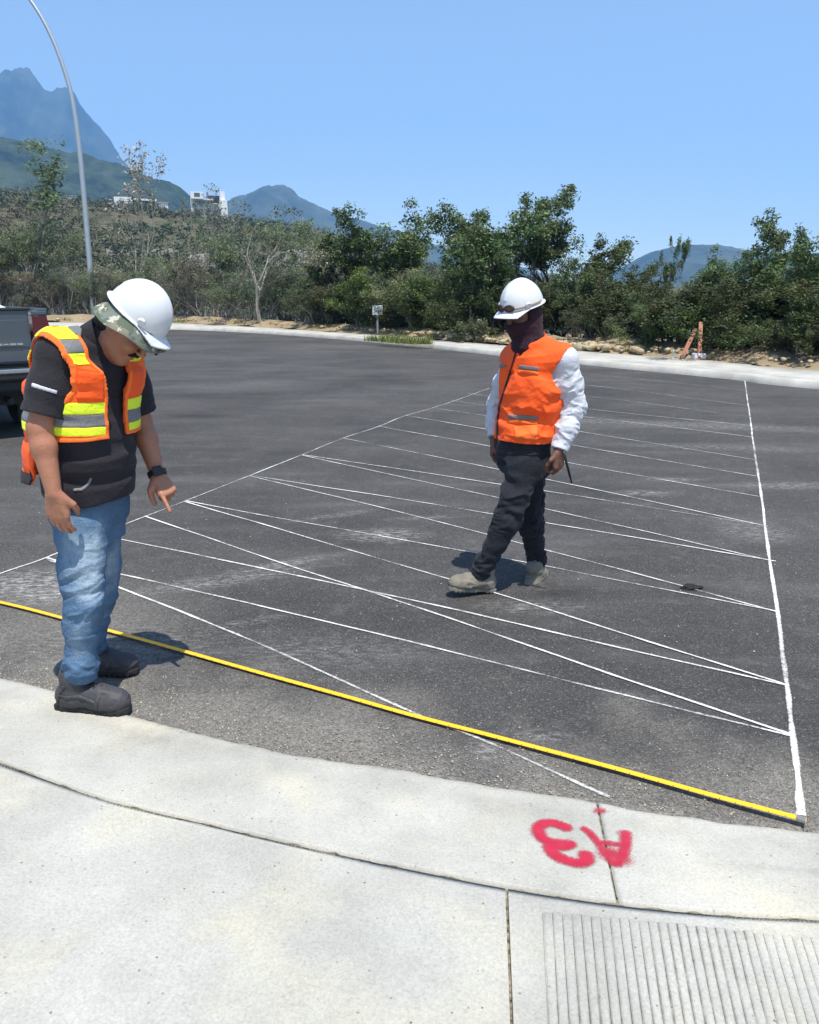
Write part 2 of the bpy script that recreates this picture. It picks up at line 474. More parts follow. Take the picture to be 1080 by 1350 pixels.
# bed of dirt seen in the joints
xsx = np.concatenate([np.linspace(-14, -3.3, 20), np.linspace(-3.2, 3.2, 240), np.linspace(3.4, 15, 20)])
XX = np.stack([xsx] * 3, 1); YY = np.stack([joint_y(xsx) - 0.03, joint_y(xsx), joint_y(xsx) + 0.03], 1)
me = grid_mesh('joint_ground', XX, YY, XX * 0 + 0.036 + 0.010 * vnoise(XX * 30, YY * 30, 0, 2), M_JOINT)
tag(link('joint_ground', me), None, None, None, 'structure')
me = grid_mesh('joint_ground', np.array([[cj0[0] - .02, cj1[0] - .02], [cj0[0] + .02, cj1[0] + .02]]).repeat(1, 0), np.array([[cj0[1], cj1[1]], [cj0[1], cj1[1]]]), np.array([[0.004, .036], [.004, .036]]), M_JOINT)
tag(link('joint_ground', me), None, None, None, 'structure')

# sidewalk slabs
sj0, sj1 = G(668, 1169, .05), G(675, 1350, .05)
def slab_x(y): return sj0[0] + (sj1[0] - sj0[0]) * (y - sj0[1]) / (sj1[1] - sj0[1])
def slab(name, left):
    us = np.linspace(0, 1, 700) ** 1.6; vs = np.concatenate([[0, 0.0001, 0.0025], np.linspace(0.006, 1, 60) ** 1.4])
    XX = np.zeros((len(us), len(vs))); YY = XX.copy(); ZZ = XX.copy()
    for j, v in enumerate(vs):
        # top edge follows the joint curve, lower edge runs straight behind the photographer
        for_x = (lambda y: slab_x(y) - 0.004) if left else (lambda y: slab_x(y) + 0.004)
        yb = -3.0
        xa = sj0[0] + (-0.004 if left else 0.004)
        x_top = xa + (-13.5 if left else 14) * us
        y_top = joint_y(x_top) - 0.006
        y = y_top + (yb - y_top) * v
        XX[:, j] = x_top + (for_x(y) - for_x(y_top)); YY[:, j] = y
        ZZ[:, j] = 0.05 + 0.002 * vnoise(XX[:, j] * 1.5, y * 1.5, 0, 6)
        if j == 0: ZZ[:, j] = 0.015
        if j == 1: ZZ[:, j] = 0.046
    XX = np.vstack([XX[:1], XX]); YY = np.vstack([YY[:1], YY]); ZZ = np.vstack([ZZ[:1] * 0 + .015, ZZ])
    me = grid_mesh(name, XX, YY, ZZ, M_CONC)
    return tag(link(name, me), None, None, None, 'structure')
tag(slab('sidewalk_pavement', True), 'large pale speckled concrete sidewalk slab at the left')
ramp = tag(slab('ramp_pavement', False), 'pale concrete ramp slab with a ribbed panel')
me = grid_mesh('joint_ground', np.array([[sj0[0] - .02, slab_x(-2.9) - .02], [sj0[0] + .02, slab_x(-2.9) + .02]]), np.array([[sj0[1], -2.9], [sj0[1], -2.9]]), np.array([[.036, .036], [.036, .036]]), M_JOINT)
tag(link('joint_ground', me), None, None, None, 'structure')

# ribbed panel of the ramp: raised ribs fanning out from the kerb
def rib_end(k):
    x = 716 + 12.6 * k
    y = 1202 + 0.088 * (x - 716) + 0.00003 * (x - 716) ** 2
    s_ = 0.045 + 0.00078 * (x - 716)
    a = G(x, y, .052); b = G(x + s_ * 150, y + 150, .052)
    a = Vector(a); d = (Vector(b) - a).normalized()
    return a, d
NR = 64
for k in range(NR):
    rng = random.Random(k)
    a, d = rib_end(k); a2, d2 = rib_end(k + 1)
    L = 1.5
    n = 46
    sec = [(-0.02, 0.0), (0.03, 0.0), (0.10, 0.0022), (0.20, 0.0033), (0.5, 0.0037), (0.80, 0.0033), (0.90, 0.0022), (0.97, 0.0), (1.02, 0.0)]
    T = np.concatenate([[0, 0.003], np.linspace(0.008, L, n)])
    XX = np.zeros((len(T), len(sec))); YY = XX.copy(); ZZ = XX.copy()
    st = rng.uniform(-0.004, 0.004)
    for j, (w, h) in enumerate(sec):
        w = w + 0.018 * fbm(T * 22, k * 3.1, w * 3, 31)
        pa = np.array(a)[None] + np.array(d)[None] * (T + st)[:, None]; pb = np.array(a2)[None] + np.array(d2)[None] * (T + st)[:, None]
        q = pa + (pb - pa) * np.asarray(w)[:, None]
        XX[:, j] = q[:, 0]; YY[:, j] = q[:, 1]
        ZZ[:, j] = 0.0525 + h * np.clip(T / 0.008, 0, 1) * (1 + 0.25 * vnoise(T * 9, k, 0, 2))
    me = grid_mesh('rib', XX, YY, ZZ, M_RIB)
    dd = np.tile(np.array([1, 1, 0.7, 0.12, 0.0, 0.12, 0.7, 1, 1.0])[None], (len(T), 1))
    patch = np.clip(0.35 + 1.3 * fbm(XX * 4, YY * 1.6, 0, 44), 0, 1.3)
    dd = dd * patch * 1.0 + 0.25 * np.clip(fbm(XX * 7, YY * 3, 0, 51) + 0.1, 0, 1) + np.clip(1 - T / 0.05, 0, 1)[:, None] * 0.25 * (k < 6)
    set_attr(me, 'dirt', np.clip(dd, 0, 1).ravel())
    link('rib', me, ramp)

# base terrain under and beyond everything
xs = graded(-9000, -60, 60, 9000, 8, 1.22); ys = graded(-3000, -40, 260, 12000, 8, 1.22)
X, Y = np.meshgrid(xs, ys, indexing='ij')
Z = -0.6 + 0 * X
tt = NT('scrubland', 0.95, 0.1); pos_ = tt.geo()
tt.base(tt.mix(tt.ramp(tt.noise(0.08, 8, 0.7, vec=pos_), [(0.35, 0), (0.62, 1)]), (0.045, 0.055, 0.025), (0.17, 0.15, 0.09)))
M_SCRUB = tt.m
tag(link('ground', grid_mesh('ground', X, Y, Z, M_SCRUB)), None, None, None, 'structure')

# ------------------------------------------------------------------ far kerb, sidewalk and soil bank
def band(name, A, B, prof, mat, n=0):
    """cross profile prof [(w, z)] swept between two curves"""
    XX = np.zeros((len(A), len(prof))); YY = XX.copy(); ZZ = XX.copy()
    for j, (w, z) in enumerate(prof):
        q = A + (B - A) * w
        XX[:, j] = q[:, 0]; YY[:, j] = q[:, 1]; ZZ[:, j] = z
    if n:
        ZZ += n * fbm(XX * 0.9, YY * 0.9, 0, 15)
    return grid_mesh(name, XX, YY, ZZ, mat)
m = min(len(_kf), len(_kb)); KFc, KBc = _kf[:m], _kb[:m]
# the kerb is split in lengths by its joints
prof_k = [(0.0, -0.02), (0.004, 0.02), (0.03, 0.10), (0.05, 0.118), (0.24, 0.125), (0.262, 0.09)]
tag(link('far_kerb', band('far_kerb', KFc, KBc, prof_k, M_FAR)), 'pale rolled kerb along the far side of the road', None, None, 'structure')
tag(link('far_sidewalk', band('far_sidewalk', KFc, KBc, [(0.255, 0.09), (0.275, 0.126), (0.6, 0.132), (1.0, 0.138), (1.003, 0.05)], M_FAR)), 'pale concrete far sidewalk in front of the trees', None, None, 'structure')
SB = KBc + (KBc - KFc) / np.linalg.norm(KBc - KFc, axis=1)[:, None] * 26
ws = [0.0, 0.01, 0.03, 0.06, 0.1, 0.16, 0.25, 0.4, 0.6, 0.8, 1.0]
me = band('soil_terrain', KBc, SB, [(w, 0.09 + 0.32 * math.exp(-((w - 0.07) / 0.05) ** 2) - (0.8 * max(0, w - 0.3))) for w in ws], M_SOIL, 0.07)
tag(link('soil_terrain', me), 'dry sandy soil bank behind the far sidewalk', None, None, 'structure')

# ------------------------------------------------------------------ chalk lines
t_ = NT('chalk_line', 0.9, 0.1); pos_ = t_.geo()
t_.base(t_.mix(t_.noise(35, 4, vec=pos_), (0.62, 0.61, 0.58), (0.84, 0.83, 0.80)))
cov = t_.math('ADD', t_.math('MULTIPLY', t_.noise(70, 5, 0.75, vec=pos_), 1.0), t_.math('MULTIPLY', t_.noise(4, 4, .7, vec=pos_), 1.0))
edge_f = t_.attr('mid')
t_.alpha(t_.ramp(t_.math('MULTIPLY', t_.math('ADD', cov, t_.math('MULTIPLY', edge_f, 0.62)), 0.5), [(0.62, 0.0), (0.86, 0.92)]))
M_CHALK = t_.m
def chalk_line(pts, width, i, end_scale=1.0):
    q = catmull([G(*p)[:2] for p in pts], 40) if len(pts) > 2 else np.linspace(G(*pts[0])[:2], G(*pts[1])[:2], 90)
    d = np.gradient(q, axis=0); d /= np.linalg.norm(d, axis=1)[:, None]; nrm = np.stack([-d[:, 1], d[:, 0]], 1)
    s_ = np.concatenate([[0], np.cumsum(np.linalg.norm(np.diff(q, axis=0), axis=1))])
    width = width * (.74 if i else .68)
    wob = 0.006 * fbm(s_ * 1.1, i * 7.7, 0, 3)[:, None]
    ww = width * (1 + 0.22 * fbm(s_ * 6, i * 3.3, 0, 8))[:, None] * (1 + (end_scale - 1) * np.clip(1 - s_ / 0.25, 0, 1))[:, None]
    rows = [-0.75, -0.45, 0.0, 0.45, 0.75]
    XX = np.stack([(q + nrm * (wob + ww * r))[:, 0] for r in rows], 1); YY = np.stack([(q + nrm * (wob + ww * r))[:, 1] for r in rows], 1)
    zz = 0.004 * vnoise(XX * 0.8, YY * 0.8, 0, 3) + 0.005 + 0.00025 * i
    me = grid_mesh('chalk_line', XX, YY, zz, M_CHALK)
    set_attr(me, 'mid', np.tile([0.0, 0.75, 1.0, 0.75, 0.0], len(q)) * (1 - .010 * max(0, i - 11)) * (1 + .3 * np.repeat(fbm(s_ * .9, i * 5.1, 0, 4), 5)))
    link('chalk_line', me, road)
LINES = [
    ([(-260, 852), (0, 757), (62, 735), (165, 692), (245, 661), (330, 627), (398, 600), (452, 578), (500, 562), (535, 548), (580, 535), (645, 512)], .017),
    ([(1056, 1076), (1046, 975), (1026, 812), (1004, 655), (982, 501)], .024),
    ([(62, 735), (147, 772), (340, 850), (537, 937), (640, 978), (803, 1052)], .018),
    ([(62, 736), (150, 756), (330, 797), (540, 847), (800, 911), (1042, 970)], .018),
    ([(128, 707), (160, 712), (540, 792), (800, 851), (1035, 904)], .018),
    ([(192, 681), (350, 737), (540, 799), (1042, 970)], .018),
    ([(245, 661), (540, 715), (720, 748), (780, 760), (1025, 807)], .017),
    ([(245, 662), (540, 750), (665, 787), (1035, 904)], .017),
    ([(330, 627), (540, 661), (715, 690), (1023, 741)], .017),
    ([(330, 628), (540, 680), (645, 707), (720, 727), (905, 775), (1025, 807)], .017),
    ([(398, 600), (540, 621), (657, 639), (712, 647), (1013, 695)], .017),
    ([(398, 601), (540, 632), (655, 657), (710, 670), (1020, 741)], .016),
    ([(452, 578), (540, 596), (650, 618), (717, 632), (1013, 695)], .016),
    ([(500, 562), (540, 570), (635, 587), (750, 611), (1003, 656)], .016),
    ([(535, 548), (637, 566), (752, 587), (1000, 629)], .016),
    ([(570, 538), (640, 549), (760, 569), (997, 607)], .015),
    ([(595, 528), (642, 535), (820, 556), (993, 577)], .015),
    ([(617, 519), (760, 538), (988, 562)], .015),
    ([(640, 512), (775, 523), (987, 550)], .014),
    ([(700, 505), (780, 509), (985, 535)], .014),
    ([(740, 490), (800, 496), (983, 515)], .013),
]
for i, (pts, w) in enumerate(LINES):
    chalk_line(pts, w, i, 1.5 if i == 1 else 1.0)
chalk_line([(58, 737), (80, 745)], .028, 22)
chalk_line([(1040, 1076), (1062, 1077)], .018, 23)

# ------------------------------------------------------------------ red sprayed letters (A3, read from the road)
t_ = NT('red_spray_paint', 0.7, 0.2); pos_ = t_.geo()
t_.base(t_.mix(t_.noise(25, 4, vec=pos_), (0.36, 0.010, 0.035), (0.50, 0.035, 0.070)))
grain = t_.noise(280, 3, 0.8, vec=pos_)
t_.alpha(t_.ramp(t_.math('ADD', t_.attr('paint'), t_.math('MULTIPLY', t_.math('SUBTRACT', grain, 0.5), 2.2)), [(0.25, 0.0), (0.80, 0.94)]))
M_RED = t_.m
gut_parent = [o for o in COL.objects if o.name.startswith('gutter_pavement')][0]
def gz(x, y):
    w = np.clip((edge_y(x) - y) / (edge_y(x) - joint_y(x)), 0, 1)
    return 0.011 + 0.040 * w ** 1.3 + 0.0015 * vnoise(x * 3, y * 3, 0, 4)
def spray(name, strokes, box):
    x0, y0 = G(box[0], box[1], .03)[:2]; x1, y1 = G(box[2], box[3], .03)[:2]
    lo = (min(x0, x1) - .03, min(y0, y1) - .02); hi = (max(x0, x1) + .03, max(y0, y1) + .02)
    xs = np.arange(lo[0], hi[0], .005); ys = np.arange(lo[1], hi[1], .005)
    X, Y = np.meshgrid(xs, ys, indexing='ij')
    paint = np.zeros_like(X)
    for pts, w, a in strokes:
        q = catmull([G(p[0], p[1], .03)[:2] for p in pts], 6) if len(pts) > 2 else np.array([G(p[0], p[1], .03)[:2] for p in pts])
        d = np.full_like(X, 9.0)
        for i in range(len(q) - 1):
            d = np.minimum(d, seg_dist(X, Y, q[i], q[i + 1]))
        paint = np.maximum(paint, a * np.clip(1.35 - d / w * 0.72, 0, 1) ** 0.9)
    keep = paint > 0.02
    me = grid_mesh(name, X, Y, gz(X, Y) + 0.003, M_RED)
    set_attr(me, 'paint', paint.ravel())
    bm = bmesh.new(); bm.from_mesh(me); bm.verts.ensure_lookup_table(); kk = keep.ravel()
    bmesh.ops.delete(bm, geom=[v for v in bm.verts if not kk[v.index]], context='VERTS'); bm.to_mesh(me); bm.free()
    return link(name, me, gut_parent)
def Q(x, y): return (670 + x * 200 / 1080, 1040 + y * 200 / 1080)
tag(spray('painted_digit', [([Q(410, 262), Q(330, 232), Q(260, 235), Q(215, 275), Q(240, 345), Q(320, 385), Q(440, 395)], .017, 1.0),
    ([Q(330, 385), Q(440, 395), Q(400, 420), Q(320, 415)], .015, .9),
    ([Q(300, 420), Q(330, 480), Q(410, 525), Q(500, 545), Q(555, 525), Q(555, 480)], .018, 1.0)], (690, 1070, 790, 1155)), 'red sprayed digit 3, upside down')
tag(spray('painted_letter', [([Q(545, 272), Q(590, 310), Q(640, 380), Q(700, 480), Q(750, 545)], .012, .8),
    ([Q(840, 300), Q(835, 400), Q(815, 480), Q(775, 545)], .015, .85), ([Q(640, 375), Q(740, 385), Q(840, 395)], .012, .75),
    ([Q(730, 470), Q(790, 500)], .03, .75), ([Q(800, 300), Q(860, 300)], .012, .5)], (760, 1080, 845, 1150)), 'red sprayed letter A, upside down')
spray('painted_dab', [([Q(640, 130), Q(670, 125)], .014, .62)], (780, 1055, 805, 1075))

# loose grit along the edge of the gutter and in the joints
rgn = np.random.default_rng(6); V = []; F = []
n = 2600
gx = rgn.uniform(-2.6, 2.4, n); gy = edge_y(gx) + np.abs(rgn.normal(0, .16, n)) + .01
far = rgn.random(n) < .25; gx = np.where(far, rgn.uniform(-3, 3, n), gx); gy = np.where(far, rgn.uniform(2.2, 6.5, n), gy)
ok = gy > edge_y(gx) + .012
for x_, y_ in zip(gx[ok], gy[ok]):
    s_ = rgn.uniform(.0015, .0055) * (1.3 if rgn.random() < .1 else 1); a = rgn.uniform(0, 6.28); b = len(V)
    for k in range(4):
        t__ = a + k * math.pi / 2; V.append((x_ + math.cos(t__) * s_ * rgn.uniform(.7, 1.3), y_ + math.sin(t__) * s_ * rgn.uniform(.7, 1.3), .0015))
    V.append((x_ + rgn.normal(0, .3) * s_, y_ + rgn.normal(0, .3) * s_, .004 + s_ * rgn.uniform(.5, 1.1)))
    F += [(b, b + 1, b + 4), (b + 1, b + 2, b + 4), (b + 2, b + 3, b + 4), (b + 3, b, b + 4)]
t_ = NT('grit', .9, .2); t_.base(t_.ramp(t_.noise(160, 1, vec=t_.geo()), [(.35, (0.09, 0.085, 0.075)), (.6, (0.30, 0.27, 0.22)), (.75, (0.5, 0.47, 0.42))]))
tag(link('gravel', mesh_from('gravel', V, np.array(F), t_.m)), 'loose grit along the edge of the concrete', None, None, 'stuff')
# ================================================================== MOUNTAINS, HILLSIDE
def mountain_material(name, c0, c1, rock, scale):
    t = NT(name, 0.95, 0.05); pos = t.geo()
    n = t.noise(scale, 10, 0.68, vec=pos)
    col = t.mix(t.ramp(n, [(0.36, 0), (0.62, 1)]), c0, c1)
    col = t.mix(t.ramp(t.noise(scale * 0.45, 8, 0.7, vec=t.mapv(pos, (1, 1, 0.5))), [(0.56, 0), (0.70, 0.7)]), col, rock)
    t.base(col); t.bump(n, 1.0, 6.0)
    return t.m
M_MT_FAR = mountain_material('mountain_rock', (0.03, 0.045, 0.025), (0.075, 0.085, 0.055), (0.15, 0.14, 0.12), 0.006)
M_MT_NEAR = mountain_material('mountain_woods', (0.010, 0.018, 0.007), (0.055, 0.072, 0.032), (0.11, 0.10, 0.07), 0.022)

def mountain(name, sky_pts, D, front, back, mat, label, rough, seed, nx=420, ny=90):
    pts = [P(a, b, D) for a, b in sky_pts]
    c = catmull([(p[0], p[2]) for p in pts], 10)
    X1 = np.linspace(c[0, 0], c[-1, 0], nx); zr = np.interp(X1, c[:, 0], c[:, 1]); zr = zr + .012 * D / 3 * .25 * fbm(X1 / D * 55, seed * 3.3, 0, seed, 5, .6)
    w = np.concatenate([np.linspace(-1, 0, ny), np.linspace(0, 1, ny // 3)[1:]])
    XX, W = np.meshgrid(X1, w, indexing='ij')
    ZR = np.repeat(zr[:, None], len(w), 1)
    YY = D + np.where(W < 0, W * front, W * back)
    prof = np.where(W < 0, (1 + W).clip(0) ** 1.25, (1 - W) ** 1.1)
    fall = np.abs(W) ** 0.7 * (1 - np.abs(W)) * 2
    rid = 1 - np.abs(fbm(XX * 3.2 / front, YY * 1.1 / front, 0, seed, 6, 0.55)) * 1.6
    ZZ = ZR * prof + rough * fall * (rid - 0.6) * ZR - 1.0
    ZZ += 0.05 * rough * ZR * fbm(XX * 26 / front, YY * 26 / front, 0, seed + 5, 5, .6)
    me = grid_mesh(name, XX, YY, ZZ, mat)
    return tag(link(name, me), label, None, None, 'structure')
mountain('mountain_terrain', [(-500, 330), (-330, 230), (-200, 165), (-100, 135), (-40, 112), (-10, 96), (0, 92), (8, 95), (18, 95), (28, 89), (40, 96), (55, 112), (66, 122), (76, 118),
         (95, 119), (108, 140), (125, 160), (140, 178), (152, 196), (164, 214), (190, 230), (215, 239), (240, 254), (280, 285), (330, 350)], 3000, 1500, 900, M_MT_FAR,
         'tall blue hazy mountain with two peaks at the left', 0.35, 3)
mountain('ridge_terrain', [(-420, 110), (-250, 130), (-60, 170), (0, 181), (40, 187), (100, 201), (150, 212), (195, 229), (225, 240), (240, 248), (258, 262), (275, 280), (300, 305), (350, 345)], 1100, 640, 500, M_MT_NEAR,
         'dark green wooded ridge in front of the tall mountain', 0.30, 8)
mountain('cone_hill', [(190, 345), (230, 318), (265, 292), (300, 265), (325, 256), (345, 247), (360, 244), (372, 244), (384, 249), (396, 259), (420, 272), (445, 283), (480, 291), (530, 305), (600, 330), (700, 355)], 2300, 900, 700, M_MT_FAR,
         'blue cone shaped hill rising behind the scrub', 0.22, 14)
mountain('far_hill', [(700, 375), (770, 372), (800, 364), (828, 347), (850, 336), (875, 328), (900, 323), (915, 322), (950, 322), (990, 329), (1030, 334), (1080, 334), (1150, 330), (1300, 350), (1450, 372)], 2000, 800, 700, M_MT_FAR,
         'dark blue hill low behind the trees at the right', 0.25, 21)

def hill_z(x, y):
    a = x / np.maximum(y, 1)
    h = np.interp(a, [-0.9, -0.5, -0.37, -0.25, -0.10, 0.03, 0.2, 0.5], [30, 27, 24, 21, 17, 7, 1.5, 1.0])
    t = np.clip((y - 62) / 190, 0, 1); t = t * t * (3 - 2 * t)
    z = h * t * (1 + 0.0012 * np.clip(y - 252, 0, 300))
    terr = 0.8 * vnoise(x * 0.03, y * 0.05, 0, 12) + 0.25 * vnoise(x * 0.12, y * 0.12, 0, 13)
    return z + terr * t * 1.6 - 0.5
xs = np.linspace(-330, 170, 170); ys = np.concatenate([np.linspace(52, 270, 130), np.linspace(275, 620, 40)])
X, Y = np.meshgrid(xs, ys, indexing='ij')
t_ = NT('hillside_soil', 0.95, 0.05); pos_ = t_.geo()
t_.base(t_.mix(t_.ramp(t_.noise(0.10, 8, 0.7, vec=pos_), [(0.36, 0), (0.64, 1)]), (0.036, 0.044, 0.020), (0.12, 0.105, 0.07)))
tag(link('hillside_terrain', grid_mesh('hillside_terrain', X, Y, hill_z(X, Y), t_.m)), 'scrub covered hillside rising behind the roadside trees', None, None, 'structure')

# ================================================================== FOLIAGE
def leaf_material(name, c, var=0.45, trans=0.3, spec=0.25):
    t = NT(name, 0.5, spec)
    a = t.attr('tint', 'Color')
    col = t.mix(1.0, a, c, 'MULTIPLY')
    hsv = t.n('ShaderNodeHueSaturation', Color=col)
    t.inp(hsv.inputs['Value'], t.math('ADD', t.math('MULTIPLY', t.objrand(), 0.4), 0.8))
    t.inp(hsv.inputs['Hue'], t.math('ADD', t.math('MULTIPLY', t.objrand(), 0.03), 0.485))
    t.base(hsv.outputs[0])
    tr = t.n('ShaderNodeBsdfTranslucent'); t.inp(tr.inputs[0], hsv.outputs[0])
    mx = t.n('ShaderNodeMixShader'); mx.inputs[0].default_value = trans
    t.t.links.new(t.b.outputs[0], mx.inputs[1]); t.t.links.new(tr.outputs[0], mx.inputs[2]); t.t.links.new(mx.outputs[0], t.out.inputs[0])
    return t.m
L_DARK = leaf_material('dark_leaves', (0.090, 0.126, 0.046))
L_MID = leaf_material('green_leaves', (0.122, 0.170, 0.064))
L_BRIGHT = leaf_material('bright_leaves', (0.115, 0.170, 0.040))
L_OLIVE = leaf_material('olive_leaves', (0.105, 0.120, 0.058))
L_DRY = leaf_material('dry_leaves', (0.185, 0.182, 0.122), trans=0.2)
L_GREY = leaf_material('grey_green_leaves', (0.148, 0.182, 0.092), trans=.38)
L_PALE = leaf_material('pale_blossom', (0.34, 0.32, 0.27), trans=0.2)
B_GREY = plain('grey_bark', (0.25, 0.23, 0.20), 0.9, 0.1, 0.35, 9)
B_DARK = plain('dark_bark', (0.060, 0.050, 0.042), 0.9, 0.1, 0.3, 9)
B_PALE = plain('pale_bark', (0.40, 0.36, 0.30), 0.9, 0.1, 0.3, 9)

def leaves_arrays(centers, clump_r, per, size, rng, flat=0.5):
    C = np.repeat(np.asarray(centers, np.float32), per, 0)
    r = np.repeat(np.asarray(clump_r, np.float32), per) if hasattr(clump_r, '__len__') else clump_r
    off = rng.normal(0, 1, C.shape).astype(np.float32)
    off /= np.maximum(np.linalg.norm(off, axis=1), 1e-5)[:, None]
    rr = rng.uniform(0, 1, len(C)) ** 0.5
    off *= (rr * r)[:, None] if hasattr(r, '__len__') else (rr * r)[:, None]
    off[:, 2] *= 0.75
    C = C + off
    n = rng.normal(0, 1, C.shape); n[:, 2] = np.abs(n[:, 2]) + flat; n /= np.linalg.norm(n, axis=1)[:, None]
    a = np.cross(n, rng.normal(0, 1, C.shape)); a /= np.maximum(np.linalg.norm(a, axis=1), 1e-5)[:, None]
    b = np.cross(n, a)
    s = size * rng.uniform(0.55, 1.35, len(C))[:, None]
    V = np.stack([C - a * s, C + b * s * 0.45 + a * s * 0.1, C + a * s, C - b * s * 0.45 + a * s * 0.1], 1).reshape(-1, 3)
    F = np.arange(len(V)).reshape(-1, 4)
    ncl = len(centers)
    ct = rng.uniform(0.65, 1.35, (ncl, 1)) * (1 + rng.uniform(-0.12, 0.12, (ncl, 3)))
    T = np.repeat(ct, per, 0) * rng.uniform(0.7, 1.35, (len(C), 1))
    return V, F, np.repeat(T, 4, 0)

def leaf_mesh(name, arrs, mat):
    V = np.vstack([a[0] for a in arrs]); T = np.vstack([a[2] for a in arrs])
    F = np.arange(len(V)).reshape(-1, 4)
    me = mesh_from(name, V, F, mat); set_attr(me, 'tint', T)
    return me

def grow(mb, rng, p, d, L, r, depth, tips, up=0.15, spread=0.55, wig=0.16, kids=(2, 3), shrink=0.72, nmin=0.004):
    n = 4; pts = [p]; rs = [r]; dd = Vector(d)
    for i in range(n):
        dd = (dd + Vector((rng.gauss(0, wig), rng.gauss(0, wig), rng.gauss(0, wig) * 0.7 + up * 0.25))).normalized()
        pts.append(pts[-1] + dd * (L / n)); rs.append(max(nmin, r * (1 - 0.42 * (i + 1) / n)))
    mb.tube(pts, rs, 6 if r > 0.04 else (4 if r > 0.012 else 3), cap=False)
    if depth == 0:
        tips.append((pts[-1], L)); tips.append((pts[-2], L)); return
    if depth <= 2: tips.append((pts[-1], L))
    k = rng.randint(*kids)
    for i in range(k):
        j = rng.choice([n, n, n - 1, n - 2]) if i else n
        ax = Vector((rng.gauss(0, 1), rng.gauss(0, 1), rng.gauss(0, 1))).normalized()
        nd = (dd + ax.cross(dd).normalized() * rng.uniform(0.6, 1.5) * spread + Vector((0, 0, up))).normalized()
        grow(mb, rng, pts[j], nd, L * shrink * rng.uniform(0.75, 1.2), rs[j] * 0.75, depth - 1, tips, up, spread, wig, kids, shrink, nmin)

PROTO = {}
def tree_proto(key, seed, stems, L, r, depth, bark, leaf, per, clump, size, up=0.2, spread=0.55, wig=0.16, kids=(2, 3), tilt=0.25, shrink=0.72, keep=1.0, low=0, fill=0):
    """a tree about 5 m tall: returns (trunk mesh, crown mesh, height, radius)"""
    rng = random.Random(seed); nr = np.random.default_rng(seed)
    mb = MB(); tips = []
    for s_ in range(stems):
        a = rng.uniform(0, 6.28); tl = rng.uniform(0.3, 1) * tilt
        d = Vector((math.cos(a) * tl, math.sin(a) * tl, 1)).normalized()
        grow(mb, rng, Vector((math.cos(a) * 0.07 * (stems > 1), math.sin(a) * 0.07 * (stems > 1), -0.1)), d, L * rng.uniform(0.85, 1.15), r * rng.uniform(0.8, 1.1), depth, tips, up, spread, wig, kids, shrink)
    zmax = max(t[0].z for t in tips); zs = 5.0 / zmax
    mb.v = [(v[0] * zs, v[1] * zs, v[2] * zs) for v in mb.v]
    cs = [tuple(t[0] * zs) for t in tips if rng.random() < keep]
    for _ in range(fill):     # extra clumps inside the crown
        q = rng.choice(cs); q2 = rng.choice(cs); f_ = rng.random()
        if math.dist(q, q2) < 1.6: cs.append(tuple(q[i] * f_ + q2[i] * (1 - f_) for i in range(3)))
    for _ in range(low):      # skirt near the ground
        a = rng.uniform(0, 6.28); rr = rng.uniform(0.2, 1.1)
        cs.append((math.cos(a) * rr, math.sin(a) * rr, rng.uniform(0.2, 1.6)))
    cr = np.array([clump * rng.uniform(0.6, 1.3) for _ in cs])
    crown = leaf_mesh('crown', [leaves_arrays(cs, cr, per, size, nr)], leaf)
    trunk = mb.mesh('trunk', bark, True)
    PROTO[key] = (trunk, crown)
tree_proto('oak_a', 1, 3, 1.3, .085, 4, B_DARK, L_DARK, 34, .34, .075, up=.22, spread=.62, tilt=.4, low=14, fill=40)
tree_proto('oak_b', 2, 2, 1.5, .09, 4, B_DARK, L_DARK, 36, .36, .075, up=.18, spread=.68, tilt=.3, low=10, fill=50)
tree_proto('oak_c', 5, 4, 1.1, .075, 4, B_GREY, L_MID, 28, .33, .075, up=.25, spread=.6, tilt=.5, low=14, fill=30)
tree_proto('round_a', 7, 2, 1.2, .09, 5, B_DARK, L_DARK, 20, .30, .07, up=.14, spread=.72, tilt=.25, low=8, fill=60)
tree_proto('open_a', 11, 1, 2.0, .12, 4, B_PALE, L_MID, 44, .32, .07, up=.30, spread=.60, tilt=.12, keep=.75)
tree_proto('open_b', 17, 2, 1.9, .075, 4, B_GREY, L_MID, 40, .30, .07, up=.34, spread=.55, tilt=.22, keep=.7)
tree_proto('pale_a', 23, 1, 1.7, .12, 4, B_PALE, L_OLIVE, 14, .26, .06, up=.24, spread=.62, tilt=.35, keep=.55)
tree_proto('pale_b', 29, 2, 1.4, .07, 5, B_PALE, L_DRY, 7, .24, .055, up=.26, spread=.58, tilt=.4, keep=.4)
tree_proto('scrub_a', 31, 4, 1.2, .045, 4, B_GREY, L_GREY, 14, .28, .06, up=.32, spread=.55, tilt=.5, low=6, keep=.8)
tree_proto('scrub_b', 37, 5, 1.2, .04, 4, B_GREY, L_DRY, 14, .27, .06, up=.34, spread=.52, tilt=.5, low=4, keep=.7)
tree_proto('scrub_c', 41, 3, 1.4, .05, 4, B_GREY, L_GREY, 17, .28, .06, up=.30, spread=.55, tilt=.4, low=5, keep=.85)
tree_proto('tall_thin', 43, 1, 2.2, .07, 4, B_GREY, L_GREY, 20, .26, .06, up=.6, spread=.42, tilt=.1, keep=.8)
tree_proto('blossom', 47, 2, 2.0, .05, 4, B_PALE, L_PALE, 9, .22, .055, up=.75, spread=.36, tilt=.1, keep=.55)
tree_proto('bush_a', 53, 7, 1.0, .035, 3, B_GREY, L_BRIGHT, 40, .50, .08, up=.2, spread=.6, tilt=.9, low=30, fill=30)
tree_proto('bush_b', 59, 7, 1.0, .035, 3, B_GREY, L_MID, 44, .50, .08, up=.16, spread=.65, tilt=1.0, low=36, fill=30)
